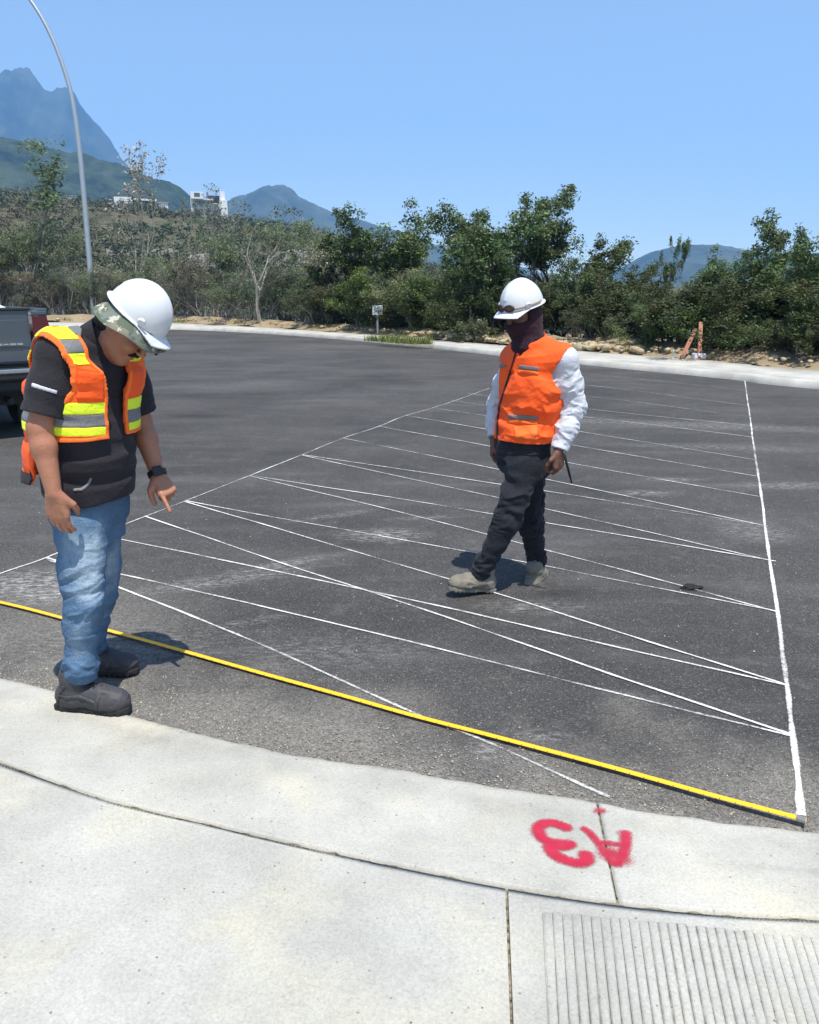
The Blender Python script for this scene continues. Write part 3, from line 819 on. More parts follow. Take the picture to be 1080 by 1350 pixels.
tree_proto('bush_c', 61, 6, 1.0, .035, 3, B_GREY, L_OLIVE, 32, .46, .075, up=.2, spread=.6, tilt=.9, low=26, fill=20)

_kbpx = []
for q in _kb:
    y_, z_ = q[1], 0.13 - CAM_H
    D_ = y_ * _c - z_ * _s
    _kbpx.append(540 + 1080 * q[0] / D_ if D_ > 1 else 9e9)
_kbpx = np.array(_kbpx)
_ok = _kbpx < 1e8
def bank(px, off):
    """point behind the far sidewalk, off metres back along the line of sight"""
    i = _ok.nonzero()[0]; o_ = np.argsort(_kbpx[i]); i = i[o_]
    x = np.interp(px, _kbpx[i], _kb[i, 0]); y = np.interp(px, _kbpx[i], _kb[i, 1])
    l = math.hypot(x, y)
    return x * (1 + off / l), y * (1 + off / l)
def top_z(py, x, y):
    """height of something standing at x, y whose top shows at that row"""
    v = (675 - py) / 1080
    return CAM_H + y * (-_s + v * _c) / (_c + v * _s)
NT_ = [0]
def tree(key, px, py, off, label, group, name='roadside_tree', cat='tree', wide=1.0, rz=None):
    x, y = bank(px, off); z0 = 0.12 if off < 12 else -0.3
    h = top_z(py, x, y) - z0
    NT_[0] += 1
    if rz == 'right':        # turn the lean of the crown towards +x
        v_ = np.zeros(len(PROTO[key][1].vertices) * 3, np.float32); PROTO[key][1].vertices.foreach_get('co', v_); v_ = v_.reshape(-1, 3).mean(0); rz = -math.atan2(v_[1], v_[0])
    r = empty(name, (x, y, z0), random.Random(NT_[0] * 7 + 1).uniform(0, 6.28) if rz is None else rz)
    sc = h / 5.15
    tag(r, label, cat, group)
    tr, cr = PROTO[key]
    for nm, me in (('trunk' if cat == 'tree' else 'stem', tr), ('crown' if cat == 'tree' else 'foliage', cr)):
        o = link(nm, me, r); o.scale = (sc * wide, sc * wide, sc)
    return r
g1, g2 = 'trees standing behind the far sidewalk', 'bushes growing behind the far sidewalk'
TREES = [
    ('tall_thin', 42, 180, 3.0, 'tall slender grey-green tree with a dark trunk, at the far left edge', 1.25),
    ('scrub_a', 20, 292, 5.0, 'olive tree low behind the tall slender tree at the far left', 1.2),
    ('scrub_c', 64, 285, 4.0, 'leafy olive tree between the tall slender tree and the lamp pole', 1.0),
    ('scrub_c', 4, 300, 2.0, 'ragged olive tree left of the tall slender one, behind the truck', 1.1),
    ('scrub_a', 90, 300, 3.5, 'thin olive tree directly left of the curved lamp pole', 1.0),
    ('blossom', 172, 178, 5.0, 'tall narrow dry tree with pale seed heads, right of the lamp pole', .9),
    ('scrub_b', 132, 338, 2.5, 'low brown scrub tree between the lamp pole and the pale topped tree', 1.1),
    ('scrub_a', 215, 336, 2.5, 'grey twiggy tree above the white helmet of the bending man', 1.2),
    ('pale_b', 292, 242, 14, 'bare pale tree in front of the white modern house', .8),
    ('scrub_b', 262, 328, 3, 'dry brown scrub tree below the white modern house', 1.2),
    ('pale_a', 345, 262, .9, 'leaning tree with a bare pale forked trunk, below the cone hill', 1.0),
    ('scrub_c', 306, 298, 5, 'grey-green scrub tree just left of the pale forked trunk', 1.1),
    ('scrub_a', 385, 284, 5, 'feathery olive tree just right of the pale forked trunk', 1.0),
    ('scrub_b', 415, 318, 2.5, 'dry twiggy tree at the foot of the cone hill', 1.2),
    ('oak_a', 462, 272, 4, 'dark dense tree behind the small white sign', 1.0),
    ('scrub_c', 440, 300, 7, 'olive tree tucked behind the left side of the dark dense tree', 1.0),
    ('oak_c', 530, 256, 5, 'ragged twig topped green tree right of the small white sign', .95),
    ('oak_b', 572, 266, 4, 'dark tree between the twig topped tree and the pale bare trunk', .9),
    ('open_a', 616, 278, .9, 'tree with a pale bare forked trunk, left of the standing man', .9),
    ('oak_a', 640, 276, 6, 'dark spreading tree behind the pale bare trunk', 1.0),
    ('open_b', 684, 244, 5, 'tallest open topped tree, above the standing man', 1.0),
    ('oak_b', 702, 268, 3.5, 'dark leafy tree behind the standing man\'s helmet', 1.0),
    ('round_a', 738, 258, 5, 'tall round headed tree just right of the standing man', 1.0),
    ('oak_a', 760, 335, 2.5, 'low dark tree right of the standing man\'s shoulder', .8),
    ('round_a', 797, 304, 5, 'round headed grey-green tree left of the gap with the far hill', .9),
    ('open_b', 881, 310, 3.5, 'slender leafy sapling standing up against the far hill', .38),
    ('bush_b', 848, 384, 2.5, 'low bright tree under the gap with the far hill', .9),
    ('oak_c', 932, 320, 3, 'full green tree behind the leaning wooden boards', .85),
    ('open_a', 985, 274, 3.5, 'tall tree with separate leaf clumps over a pale trunk, at the right', .95),
    ('open_b', 1034, 292, 4, 'slim tree with a high tuft right of the tall clumped tree', .9),
    ('oak_b', 975, 318, 2.6, 'dark tree right of the upright wooden board', .85),
    ('oak_a', 1026, 318, 3.0, 'dark dense tree with pale lower stems near the right edge', 1.1),
    ('round_a', 1078, 326, 4, 'dark round tree cut by the right edge of the picture', 1.0),
    ('pale_a', 1045, 385, 1.2, 'small pale stemmed tree at the edge of the soil on the right', .7),
]
for key, px, py, off, lab, wd in TREES:
    tree(key, px, py, off, lab, g1, wide=wd, rz={42: 'right', 172: 'right'}.get(px))
BUSHES = [
    ('bush_a', 482, 352, 1.6, 'bright green bush just left of the small white sign', 1.0),
    ('bush_a', 556, 362, 1.6, 'bright green bush just right of the small white sign', 1.1),
    ('bush_c', 420, 368, 1.6, 'grey-green bush left of the two bright bushes', 1.0),
    ('bush_b', 650, 385, 1.4, 'dull green bush left of the standing man\'s vest', 1.1),
    ('bush_b', 858, 400, 1.3, 'lush green bush spilling towards the sidewalk, left of the boards', 1.3),
    ('bush_a', 905, 392, 1.6, 'bright bush behind the leaning wooden board', 1.1),
    ('bush_b', 945, 408, 1.4, 'green bush just right of the upright wooden board', 1.0),
    ('bush_c', 1060, 408, 1.3, 'yellowish brown bush at the right edge', 1.0),
    ('bush_c', 1005, 420, 1.6, 'dull bush under the dark dense tree on the right', 1.0),
    ('bush_c', 785, 398, 1.5, 'dull bush behind the yellow rubble', 1.1),
]
for key, px, py, off, lab, wd in BUSHES:
    tree(key, px, py, off, lab, g2, name='roadside_bush', cat='bush', wide=wd)

# thicket: what fills the bank between the trees, too dense to count
def thicket(name, px0, px1, n, keys, offs, hs, label, seed, wide=1.1):
    rng = random.Random(seed); VL, TL, VT, FT = [], [], [], []
    base = 0; leafm = PROTO[keys[0]][1].materials[0]; barkm = PROTO[keys[0]][0].materials[0]
    cache = {}
    for k in keys:
        tr, cr = PROTO[k]
        v = np.zeros(len(cr.vertices) * 3, np.float32); cr.vertices.foreach_get('co', v)
        t = np.zeros(len(cr.vertices) * 4, np.float32); cr.attributes['tint'].data.foreach_get('color', t)
        tv = np.zeros(len(tr.vertices) * 3, np.float32); tr.vertices.foreach_get('co', tv)
        tf = [tuple(p.vertices) for p in tr.polygons]; tf = np.array([q for q in tf if len(q) == 4])
        cache[k] = (v.reshape(-1, 3), t.reshape(-1, 4)[:, :3], tv.reshape(-1, 3), tf)
    for i in range(n):
        k = rng.choice(keys); v, t, tv, tf = cache[k]
        x, y = bank(px0 + (px1 - px0) * (i + rng.random()) / n, rng.uniform(*offs))
        a = rng.uniform(0, 6.28); s_ = rng.uniform(*hs) / 5; c, sn = math.cos(a), math.sin(a)
        R = np.array([[c * wide, -sn * wide, 0], [sn * wide, c * wide, 0], [0, 0, 1]], np.float32) * s_
        q = rng.random()
        nq = len(v) // 4; sel = np.sort(np.random.default_rng(i).permutation(nq)[: int(nq * 0.62)])
        vv = v.reshape(-1, 4, 3)[sel].reshape(-1, 3); t2 = t.reshape(-1, 4, 3)[sel].reshape(-1, 3)
        VL.append(vv @ R.T + np.array([x, y, 0.05], np.float32)); TL.append(t2 * rng.uniform(0.75, 1.2) * np.array([1 + (q - .5) * .35, 1, 1 - (q - .5) * .2]))
        VT.append(tv @ R.T + np.array([x, y, 0.05], np.float32)); FT.append(tf + base); base += len(tv)
    V = np.vstack(VL); nl = len(V); A = np.vstack(VT)
    F = np.vstack([np.arange(nl).reshape(-1, 4), np.vstack(FT) + nl])
    me = mesh_from(name, np.vstack([V, A]), F, [leafm, barkm], False, np.concatenate([np.zeros(nl // 4), np.ones(len(F) - nl // 4)]))
    set_attr(me, 'tint', np.vstack([np.vstack(TL), np.ones((len(A), 3))]))
    return tag(link(name, me), label, None, None, 'stuff')
thicket('dry_undergrowth', -420, 450, 104, ['scrub_b', 'scrub_a', 'scrub_c'], (1.6, 8), (1.4, 2.6), 'dry grey-brown thicket behind the far sidewalk', 5, 1.3)
thicket('olive_undergrowth', -420, 620, 86, ['scrub_c', 'scrub_a', 'bush_c'], (2.0, 9), (1.4, 2.6), 'olive thicket between the trees', 6, 1.3)
thicket('green_undergrowth', 430, 1400, 92, ['oak_b', 'bush_b', 'oak_c'], (1.4, 5), (1.3, 2.2), 'dark green thicket between the trees', 7, 1.5)
# scrub of the hillside behind
def hill_scrub():
    nr = np.random.default_rng(4); rng = random.Random(4)
    C, R = [], []
    for i in range(5200):
        y = 58 + 340 * rng.random() ** 1.25; a = rng.uniform(-0.62, 0.22); x = a * y
        s_ = rng.uniform(0.5, 1.6)
        z = float(hill_z(np.array(x), np.array(y)))
        if vnoise(x * 0.05, y * 0.05, 0, 77) < -0.45: continue
        for k in range(4):
            C.append((x + rng.gauss(0, .5) * s_, y + rng.gauss(0, .5) * s_, z + rng.uniform(0.1, 1.0) * s_ * 1.3)); R.append(s_ * .8)
    a = leaves_arrays(C, np.array(R), 12, 0.28, nr)
    tint = a[2] * (1 + 0.35 * vnoise(a[0][:, 0] * 0.04, a[0][:, 1] * 0.04, 0, 3)[:, None] * np.array([1, 0.1, 0.3]))
    return leaf_mesh('hillside_scrub', [(a[0], a[1], tint)], leaf_material('hillside_leaves', (0.080, 0.088, 0.045), trans=.15))
tag(link('hillside_scrub', hill_scrub()), 'grey-green scrub covering the hillside', None, None, 'stuff')

# grass tufts and weeds on the verge
def grass(name, spots, n, h, mat, label):
    rng = np.random.default_rng(9); V = []; T = []
    for (x, y, z, r) in spots:
        for i in range(n):
            a = rng.uniform(0, 6.28); q = rng.uniform(0, 1) ** .6 * r
            b = np.array([x + math.cos(a) * q * 1.6, y + math.sin(a) * q * .5, z]); hh = h * rng.uniform(.4, 1.2)
            l = rng.normal(0, .35, 2) * hh; w = np.array([rng.normal(), rng.normal(), 0]) ; w = w / np.linalg.norm(w) * .012
            m_ = b + np.array([l[0] * .4, l[1] * .4, hh * .6]); e = b + np.array([l[0], l[1], hh])
            V += [b - w, b + w, m_ + w * .7, m_ - w * .7, m_ - w * .7, m_ + w * .7, e + w * .1, e - w * .1]
            T += [np.ones(3) * rng.uniform(.6, 1.4)] * 8
    V = np.array(V); me = mesh_from(name, V, np.arange(len(V)).reshape(-1, 4), mat); set_attr(me, 'tint', np.array(T))
    return tag(link(name, me), label, None, None, 'stuff')
sp = []
rg = random.Random(3)
for px in np.linspace(500, 555, 16): p = G(px + rg.uniform(-3, 3), 449.5 + (px - 500) * .085, .12); sp.append((p[0], p[1], .125, .28))
for i in range(26):
    x, y = bank(rg.uniform(-40, 880), rg.uniform(.1, 1.4)); sp.append((x, y, .16, .3))
grass('verge_grass', sp, 60, .20, leaf_material('grass_blades', (0.20, 0.22, 0.06)), 'dry and green grass tufts on the far sidewalk and bank')

# rubble on the bank
t_ = NT('pale_rock', 0.9, 0.15); 
t_.base(t_.mix(t_.objrand(), (0.30, 0.24, 0.15), (0.52, 0.44, 0.31)))
t_.bump(t_.noise(12, 4), .6, .03)
M_ROCK = t_.m
def rock_mesh(seed):
    bm = bmesh.new(); bmesh.ops.create_icosphere(bm, subdivisions=1, radius=0.5); r = random.Random(seed)
    for v in bm.verts: v.co *= r.uniform(.72, 1.12)
    for v in bm.verts: v.co = Vector((v.co.x * r.uniform(.7, 1.4), v.co.y * r.uniform(.6, 1.2), v.co.z * r.uniform(.4, .9)))
    me = bpy.data.meshes.new('rock'); bm.to_mesh(me); bm.free(); me.materials.append(M_ROCK); return me
RK = [rock_mesh(i) for i in range(8)]
def scatter_stones(name, n, spots, size, label, seed):
    r = random.Random(seed); V = []; F = []; b = 0
    for i in range(n):
        px, off = r.choice(spots); px += r.gauss(0, 1) * 26; x, y = bank(px, max(.05, off + r.gauss(0, .5)))
        s_ = size * r.uniform(.3, 1.3); me = r.choice(RK); R = Matrix.Rotation(r.uniform(0, 6.28), 3, 'Z')
        z = .13 + .30 * math.exp(-((off / 26 - 0.07) / 0.05) ** 2) * .6
        for v in me.vertices: V.append(tuple(R @ v.co * s_ + Vector((x, y, z))))
        for p in me.polygons: F.append(tuple(v + b for v in p.vertices))
        b = len(V)
    return tag(link(name, mesh_from(name, V, np.array(F), t2.m)), label, None, None, 'stuff')
t2 = NT('rubble', 0.95, 0.1); t2.base(t2.mix(t2.ramp(t2.noise(3.0, 5, .7), [(.3, 0), (.7, 1)]), (0.22, 0.16, 0.09), (0.55, 0.46, 0.31)))
scatter_stones('rubble', 420, [(px, 1.0) for px in range(560, 840, 22)] + [(690, .8), (760, .8), (780, 1.0), (790, .7)] * 3, .30, 'yellowish rubble on the bank behind the standing man', 1)
scatter_stones('pebble_rubble', 900, [(px, 1.2) for px in range(-20, 1120, 18)], .15, 'small stones and dead wood along the soil bank', 2)
for i, (px, off, s_) in enumerate([(598, .9, .30), (608, 1.0, .28), (616, .8, .24), (590, 1.2, .26), (760, .7, .26), (775, .6, .28), (790, .8, .26), (803, .7, .24), (640, .9, .22), (655, 1.0, .2), (570, .9, .2), (545, 1.0, .22)]):
    x, y = bank(px, off)
    o = link('rock', RK[i % 8], None, (x, y, .20), (0, 0, i * 1.3), s_)
    tag(o, 'pale yellowish rock in the rubble on the soil bank', 'rock', 'pale rocks in the rubble bank')
# small shrub rooted in the kerb joint
p = G(628, 452, .125)
r = empty('small_shrub', (p[0], p[1], .12)); tag(r, 'small sprawling shrub growing out of the far kerb', 'shrub')
mb = MB(); tips = []; rg = random.Random(12)
for i in range(11):
    a = i * .6; grow(mb, rg, Vector((0, 0, 0)), Vector((math.cos(a) * .9, math.sin(a) * .9, 1)).normalized(), .34, .010, 2, tips, .25, .6)
mb.build('stem', B_GREY, r)
me = leaf_mesh('foliage', [leaves_arrays([tuple(t[0]) for t in tips], .12, 9, .04, np.random.default_rng(3))], L_OLIVE)
link('foliage', me, r)
# ================================================================== HOUSES ON THE HILL
M_WHITE = plain('white_render', (0.72, 0.72, 0.70), 0.8, 0.2, .06, 2)
M_GREYW = plain('grey_render', (0.30, 0.29, 0.27), 0.85, 0.2, .12, 2)
M_BROWNW = plain('brown_render', (0.20, 0.16, 0.12), 0.85, 0.2, .15, 2)
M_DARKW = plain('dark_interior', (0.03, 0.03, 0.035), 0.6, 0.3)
tt = NT('house_glass', 0.06, 0.6); tt.base((0.05, 0.10, 0.11)); M_GLASS = tt.m
M_STONE = plain('stone_wall', (0.36, 0.33, 0.28), 0.95, 0.1, .35, 1.2)
def on_hill(px, py, Y):
    p = P(px, py, Y); return p
def house(name, px, py, Y, label, build):
    p = P(px, py, Y); rz = math.atan2(-p[0], p[1])
    r = empty(name, p, rz); tag(r, label, 'house'); build(r); return r
def white_modern(r):
    W, H, D = 10.2, 6.6, 8.0
    b = MB()
    b.box((-W / 2 + .35, D / 2, H / 2 - 1.5), (.7, D, H + 3)).box((W / 2 - .9, D / 2, 2.0), (1.8, D, 4.0 + 3)).box((0, D / 2, 3.35), (W - 2.5, D, .35)).box((0, D / 2, -.3), (W - 2.5, D, .6)).box((-1.6, D / 2, 5.6), (5.6, D, .35))
    b.box((0, D - .2, 3), (W - 2.5, .3, 7)).box((-3.2, 1.4, 6.6), (3.4, 4.5, 1.9))
    b.build('wall', M_WHITE, r)
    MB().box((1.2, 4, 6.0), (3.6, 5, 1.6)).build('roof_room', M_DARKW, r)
    MB().box((3.9, 3.2, 6.6), (1.3, 4, 2.8)).build('chimney', M_WHITE, r)
    for (x0, x1, z0, z1) in ((-4.4, -1.6, .0, 3.1), (-1.4, 1.2, .0, 3.1), (1.4, 3.3, .0, 3.1), (-4.4, .4, 3.6, 5.4)):
        f = MB(); t = .12
        f.box(((x0 + x1) / 2, .45, z0 + t / 2), (x1 - x0, .15, t)).box(((x0 + x1) / 2, .45, z1 - t / 2), (x1 - x0, .15, t)).box((x0 + t / 2, .45, (z0 + z1) / 2), (t, .15, z1 - z0 - 2 * t)).box((x1 - t / 2, .45, (z0 + z1) / 2), (t, .15, z1 - z0 - 2 * t))
        fo = f.build('window', M_WHITE, r)
        MB().box(((x0 + x1) / 2, .5, (z0 + z1) / 2), (x1 - x0 - 2 * t, .04, z1 - z0 - 2 * t)).build('pane', M_GLASS, fo)
    MB().box((-3.2, -.88, 6.7), (1.6, .06, 1.0)).build('window', M_GLASS, r)
    MB().box((-1, -.3, 3.9), (W - 3, .05, .9)).build('balustrade', M_GLASS, r)
    MB().box((0, 3, -4.2), (W + 3, 9, 5.6)).build('terrace', M_STONE, r)
house('modern_house', 277, 290, 250, 'white modern two storey house with tall glass front on the hill', white_modern)
def long_white(r):
    MB().box((-2.5, 4, 3.2), (5.2, 7, 2.6)).box((3.5, 4, 3.9), (6.6, 7, .5)).box((-4.9, 4, 1), (.4, 7, 2)).build('wall', M_WHITE, r)
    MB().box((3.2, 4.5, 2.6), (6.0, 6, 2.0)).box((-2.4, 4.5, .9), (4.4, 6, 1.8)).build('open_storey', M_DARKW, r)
    MB().box((6.5, 3.0, 1.2), (4.6, 5, 2.2)).build('annex', M_GREYW, r)
    MB().box((2.5, 1.0, -2.2), (20, 5, 4.2)).build('terrace', M_STONE, r)
    for x in (.6, 2.6, 4.6): MB().box((x, 1.4, 2.6), (.25, .25, 2.0)).build('column', M_WHITE, r)
house('long_house', 176, 281, 255, 'long low white house with an open dark storey on the hill', long_white)
def brown_house(r):
    MB().box((0, 4, 4.6), (13, 8, .7)).box((0, 4, 1.6), (13, 8, .6)).box((0, 7.6, 2), (13, .5, 8)).build('slab', M_BROWNW, r)
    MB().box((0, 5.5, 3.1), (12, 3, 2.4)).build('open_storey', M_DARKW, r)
    for x in (-6, -3.6, -1.2, 1.2, 3.6, 6): MB().box((x, .6, 3.1), (.4, .4, 2.4)).build('column', M_GREYW, r)
    for x in (-5, -2.6, 0, 2.6, 5): MB().box((x, 1.0, 5.9), (.35, .35, 1.9)).build('column', M_BROWNW, r)
    MB().box((0, 3, -1.4), (15, 8, 5.2)).build('terrace', M_STONE, r)
house('unfinished_house', 4, 280, 235, 'brown unfinished house with bare columns at the left edge', brown_house)
def stone_terrace(px0, py0, px1, py1, Y, h, label):
    a, b = Vector(P(px0, py0, Y)), Vector(P(px1, py1, Y + 4)); L = (b - a).length; n = max(10, int(L / .8))
    mb = MB(); rg = random.Random(int(px0))
    o = []
    top = [(L * i / n, rg.uniform(-.35, .25)) for i in range(n + 1)]
    mb.prism([(0, -h - 3), (L, -h - 3)] + top[::-1], 0, 1.6)
    r = mb.build('stone_retaining_wall', M_STONE, None, tuple(a), False, (0, 0, math.atan2(b.y - a.y, b.x - a.x)))
    tag(r, label, 'retaining wall')
stone_terrace(70, 272, 108, 278, 225, 3.0, 'pale stone retaining wall left of the lamp pole')
stone_terrace(128, 314, 164, 316, 150, 2.4, 'pale stone retaining wall low on the hill, right of the lamp pole')
stone_terrace(140, 328, 238, 336, 132, .9, 'long low pale stone wall on the hill behind the white helmet')
stone_terrace(255, 336, 300, 345, 120, 1.5, 'broken pale stone wall left of the pale forked trunk')
stone_terrace(375, 330, 405, 330, 130, 3.5, 'grey stone wall glimpsed between the trees below the cone hill')

def small_house(r):
    MB().box((0, 3, 1.6), (5.5, 5, 3.2)).build('wall', M_WHITE, r); MB().box((0, 3, 3.3), (6.0, 5.6, .25)).build('roof', M_GREYW, r)
    for x in (-1.5, 1.3): MB().box((x, .48, 1.7), (1.2, .06, 1.1)).build('window', M_GLASS, r)
house('small_house', 88, 274, 245, 'small pale flat roofed house just left of the lamp pole on the hill', small_house)
house('small_house', 210, 282, 262, 'small pale house right of the long low white house', small_house)
# ================================================================== STREET LAMP
M_GALV = plain('galvanised_steel', (0.42, 0.45, 0.48), 0.45, 0.5, .1, 6, 0.6)
Yl = 41.0
lp = [P(124, 420, Yl), P(122, 395, Yl), P(113, 285, Yl), P(104, 190, Yl), P(94, 125, Yl), P(80, 78, Yl), P(62, 36, Yl), P(40, 0, Yl), P(10, -36, Yl), P(-30, -70, Yl)]
org = (lp[0][0], lp[0][1], .13)
lr = empty('street_lamp', org); tag(lr, 'tall curved grey metal street lamp pole bending out over the road', 'street lamp')
q = catmull(shift([(lp[0][0], lp[0][1], .13)] + lp[1:], org), 6)
MB().tube(q, np.linspace(.145, .055, len(q)), 12).build('pole', M_GALV, lr, smooth=True)
MB().box((0, 0, .015), (.42, .42, .03), bev=.005).build('base_plate', M_GALV, lr)
for sx in (-1, 1):
    for sy in (-1, 1): MB().tube([(sx * .16, sy * .16, .03), (sx * .16, sy * .16, .09)], .018, 6).build('bolt', M_GALV, lr)
e = Vector(q[-1])
MB().box(e + Vector((-.3, 0, -.02)), (.8, .3, .12), bev=.04).build('lamp_head', M_GALV, lr)

# ================================================================== SMALL WHITE SIGN, BOARDS, STAKE, BLOCK
M_SIGN = plain('white_board', (0.78, 0.79, 0.80), 0.5, 0.3, .04, 8)
M_PRINT = plain('grey_print', (0.30, 0.31, 0.33), 0.6, 0.2, .05, 8)
M_POST = plain('painted_post', (0.62, 0.63, 0.62), 0.6, 0.3, .1, 8)
b_ = bank(498, .35); org = (b_[0], b_[1], .16)
zt = top_z(402.5, b_[0], b_[1]) - .16; zb = top_z(415, b_[0], b_[1]) - .16
k = b_[1] / 1080 * .97
sr = empty('small_sign', org, math.atan2(-b_[0], b_[1]) * 1); tag(sr, 'small white sign board on a thin post at the far roadside', 'sign')
MB().box((0, 0, (zb) / 2), (.055, .055, zb)).build('post', M_POST, sr)
bd = MB().box((0, -.04, (zt + zb) / 2), (13.5 * k, .03, zt - zb), bev=.004).build('board', M_SIGN, sr)
MB().box((-3.6 * k, -.0575, zb + (zt - zb) * .30), (2.2 * k, .004, .06)).build('printed_mark', M_PRINT, bd)
MB().box((1.2 * k, -.0575, zb + (zt - zb) * .25), (1.6 * k, .004, .04)).build('printed_mark', M_PRINT, bd)

M_WOOD = plain('reddish_timber', (0.40, 0.19, 0.12), 0.8, 0.2, .3, 14)
def plank(a, b, w, t, label, mat=M_WOOD, name='wooden_board', cat='board'):
    a, b = Vector(a), Vector(b); d = (b - a); L = d.length; d.normalize()
    side = Vector((0, -1, 0)).cross(d).normalized(); nrm = d.cross(side)
    R = Matrix((side, nrm, d)).transposed()
    m_ = MB(); m_.box((b - a) / 2, (w, t, L), R, bev=.006)
    return tag(m_.build(name, mat, None, tuple(a)), label, cat)
ya = bank(900, -.1)[1]
plank(P(897, 476, ya), P(917, 434, ya + .35), .085, .04, 'reddish wooden board leaning against the upright one')
plank(P(922, 478, ya - .2), P(924, 425, ya + .25), .085, .05, 'upright reddish wooden board at the far roadside')
plank(P(887, 474, ya), P(888, 462, ya), .035, .035, 'short pale wooden stake left of the leaning board', M_POST, 'wooden_stake', 'stake')
c = P(921, 474, ya - .05)
bl = MB().box((0, 0, 0), (.26, .22, .12), bev=.02).build('white_block', M_SIGN, None, (c[0], c[1], .20)); tag(bl, 'white block lying at the foot of the upright board', 'block')

# ================================================================== TAPE MEASURE
M_TAPE = plain('yellow_tape', (0.86, 0.45, 0.02), 0.45, 0.35, .06, 5)
M_TICK = plain('black_print', (0.02, 0.02, 0.02), 0.6, 0.2)
M_STEEL = plain('steel', (0.22, 0.22, 0.21), 0.5, 0.5, .1, 30, .3)
tp = [G(-400, 713), G(-160, 763), G(0, 797), G(112, 827), G(225, 858), G(340, 890), G(450, 920), G(545, 947), G(640, 972), G(820, 1021), G(940, 1056), G(1062, 1090)]
q = catmull([t[:2] for t in tp], 24)
d = np.gradient(q, axis=0); d /= np.linalg.norm(d, axis=1)[:, None]; nrm = np.stack([-d[:, 1], d[:, 0]], 1)
s_ = np.concatenate([[0], np.cumsum(np.linalg.norm(np.diff(q, axis=0), axis=1))])
half = .0125
zc = 0.012 + 0.003 * np.sin(s_ * 2.1) + .006 * np.clip((s_ - s_[-1] + .5) / .5, 0, 1)
cols = np.linspace(-1, 1, 9)
V = []
for i in range(len(q)):
    for c_ in cols: V.append((q[i, 0] + nrm[i, 0] * c_ * half, q[i, 1] + nrm[i, 1] * c_ * half, zc[i] + .0045 * c_ * c_))
nn = len(cols); F = [(i * nn + j, (i + 1) * nn + j, (i + 1) * nn + j + 1, i * nn + j + 1) for i in range(len(q) - 1) for j in range(nn - 1)]
org = tuple(tp[6][:2]) + (0,)
tr_ = empty('tape_measure', org); tag(tr_, 'yellow steel tape measure stretched across the asphalt past the man\'s boots', 'tape measure')
V2 = shift(V, org)
base = len(V2); V3 = V2 + [(v[0], v[1], v[2] - .0012) for v in V2]
F3 = F + [tuple(base + i for i in f[::-1]) for f in F]
rim = [(i * nn, i * nn + base, (i + 1) * nn + base, (i + 1) * nn) for i in range(len(q) - 1)] + [((i + 1) * nn + nn - 1, (i + 1) * nn + nn - 1 + base, i * nn + nn - 1 + base, i * nn + nn - 1) for i in range(len(q) - 1)]
link('blade', mesh_from('blade', V3, np.array(F3 + rim), M_TAPE, True), tr_)
tk = MB()
def tape_at(s, c_, up=.0009):
    x = np.interp(s, s_, q[:, 0]); y = np.interp(s, s_, q[:, 1]); nx = np.interp(s, s_, nrm[:, 0]); ny = np.interp(s, s_, nrm[:, 1]); z = np.interp(s, s_, zc)
    return Vector((x + nx * c_ * half - org[0], y + ny * c_ * half - org[1], z + .0045 * c_ * c_ + up))
def tick(s, c0, c1, w):
    tk.add([tape_at(s - w, c0), tape_at(s + w, c0), tape_at(s + w, c1), tape_at(s - w, c1)], [(0, 1, 2, 3)])
L = s_[-1]
s = L - .01
k = 0
while s > .3:
    tick(s, -.97, -.55 if k % 5 else -.1, .0012 if k % 5 else .0018)
    s -= .01; k += 1
link('graduation', mesh_from('graduation', tk.v, np.array(tk.f), M_TICK), tr_)['kind'] = 'stuff'
pe = tape_at(L - .003, 0); ang = math.atan2(d[-1, 1], d[-1, 0])
MB().box((0, 0, -.007), (.003, .030, .022)).box((-.012, 0, .0045), (.026, .026, .002)).build('end_hook', M_STEEL, tr_, tuple(pe), rot=(0, 0, ang))

# a clod of dark asphalt lying in the bays
c = G(913, 776)
bm = bmesh.new(); bmesh.ops.create_icosphere(bm, subdivisions=3, radius=.5)
co = np.array([v.co for v in bm.verts]); k_ = 1 + .35 * fbm(co[:, 0] * 3.1, co[:, 1] * 3.1, co[:, 2] * 3.1, 9, 4)
for v, k in zip(bm.verts, k_): v.co = Vector((v.co.x * k * .11, v.co.y * k * .07, max(-.004, v.co.z * k * .035)))
me = bpy.data.meshes.new('asphalt_clod'); bm.to_mesh(me); bm.free(); me.materials.append(plain('dark_asphalt_clod', (.022, .021, .021), .9, .2, .4, 60, bump=.6))
tag(link('asphalt_clod', me, None, (c[0], c[1], .003)), 'small dark clod lying near the right ends of the chalk lines', 'clod')
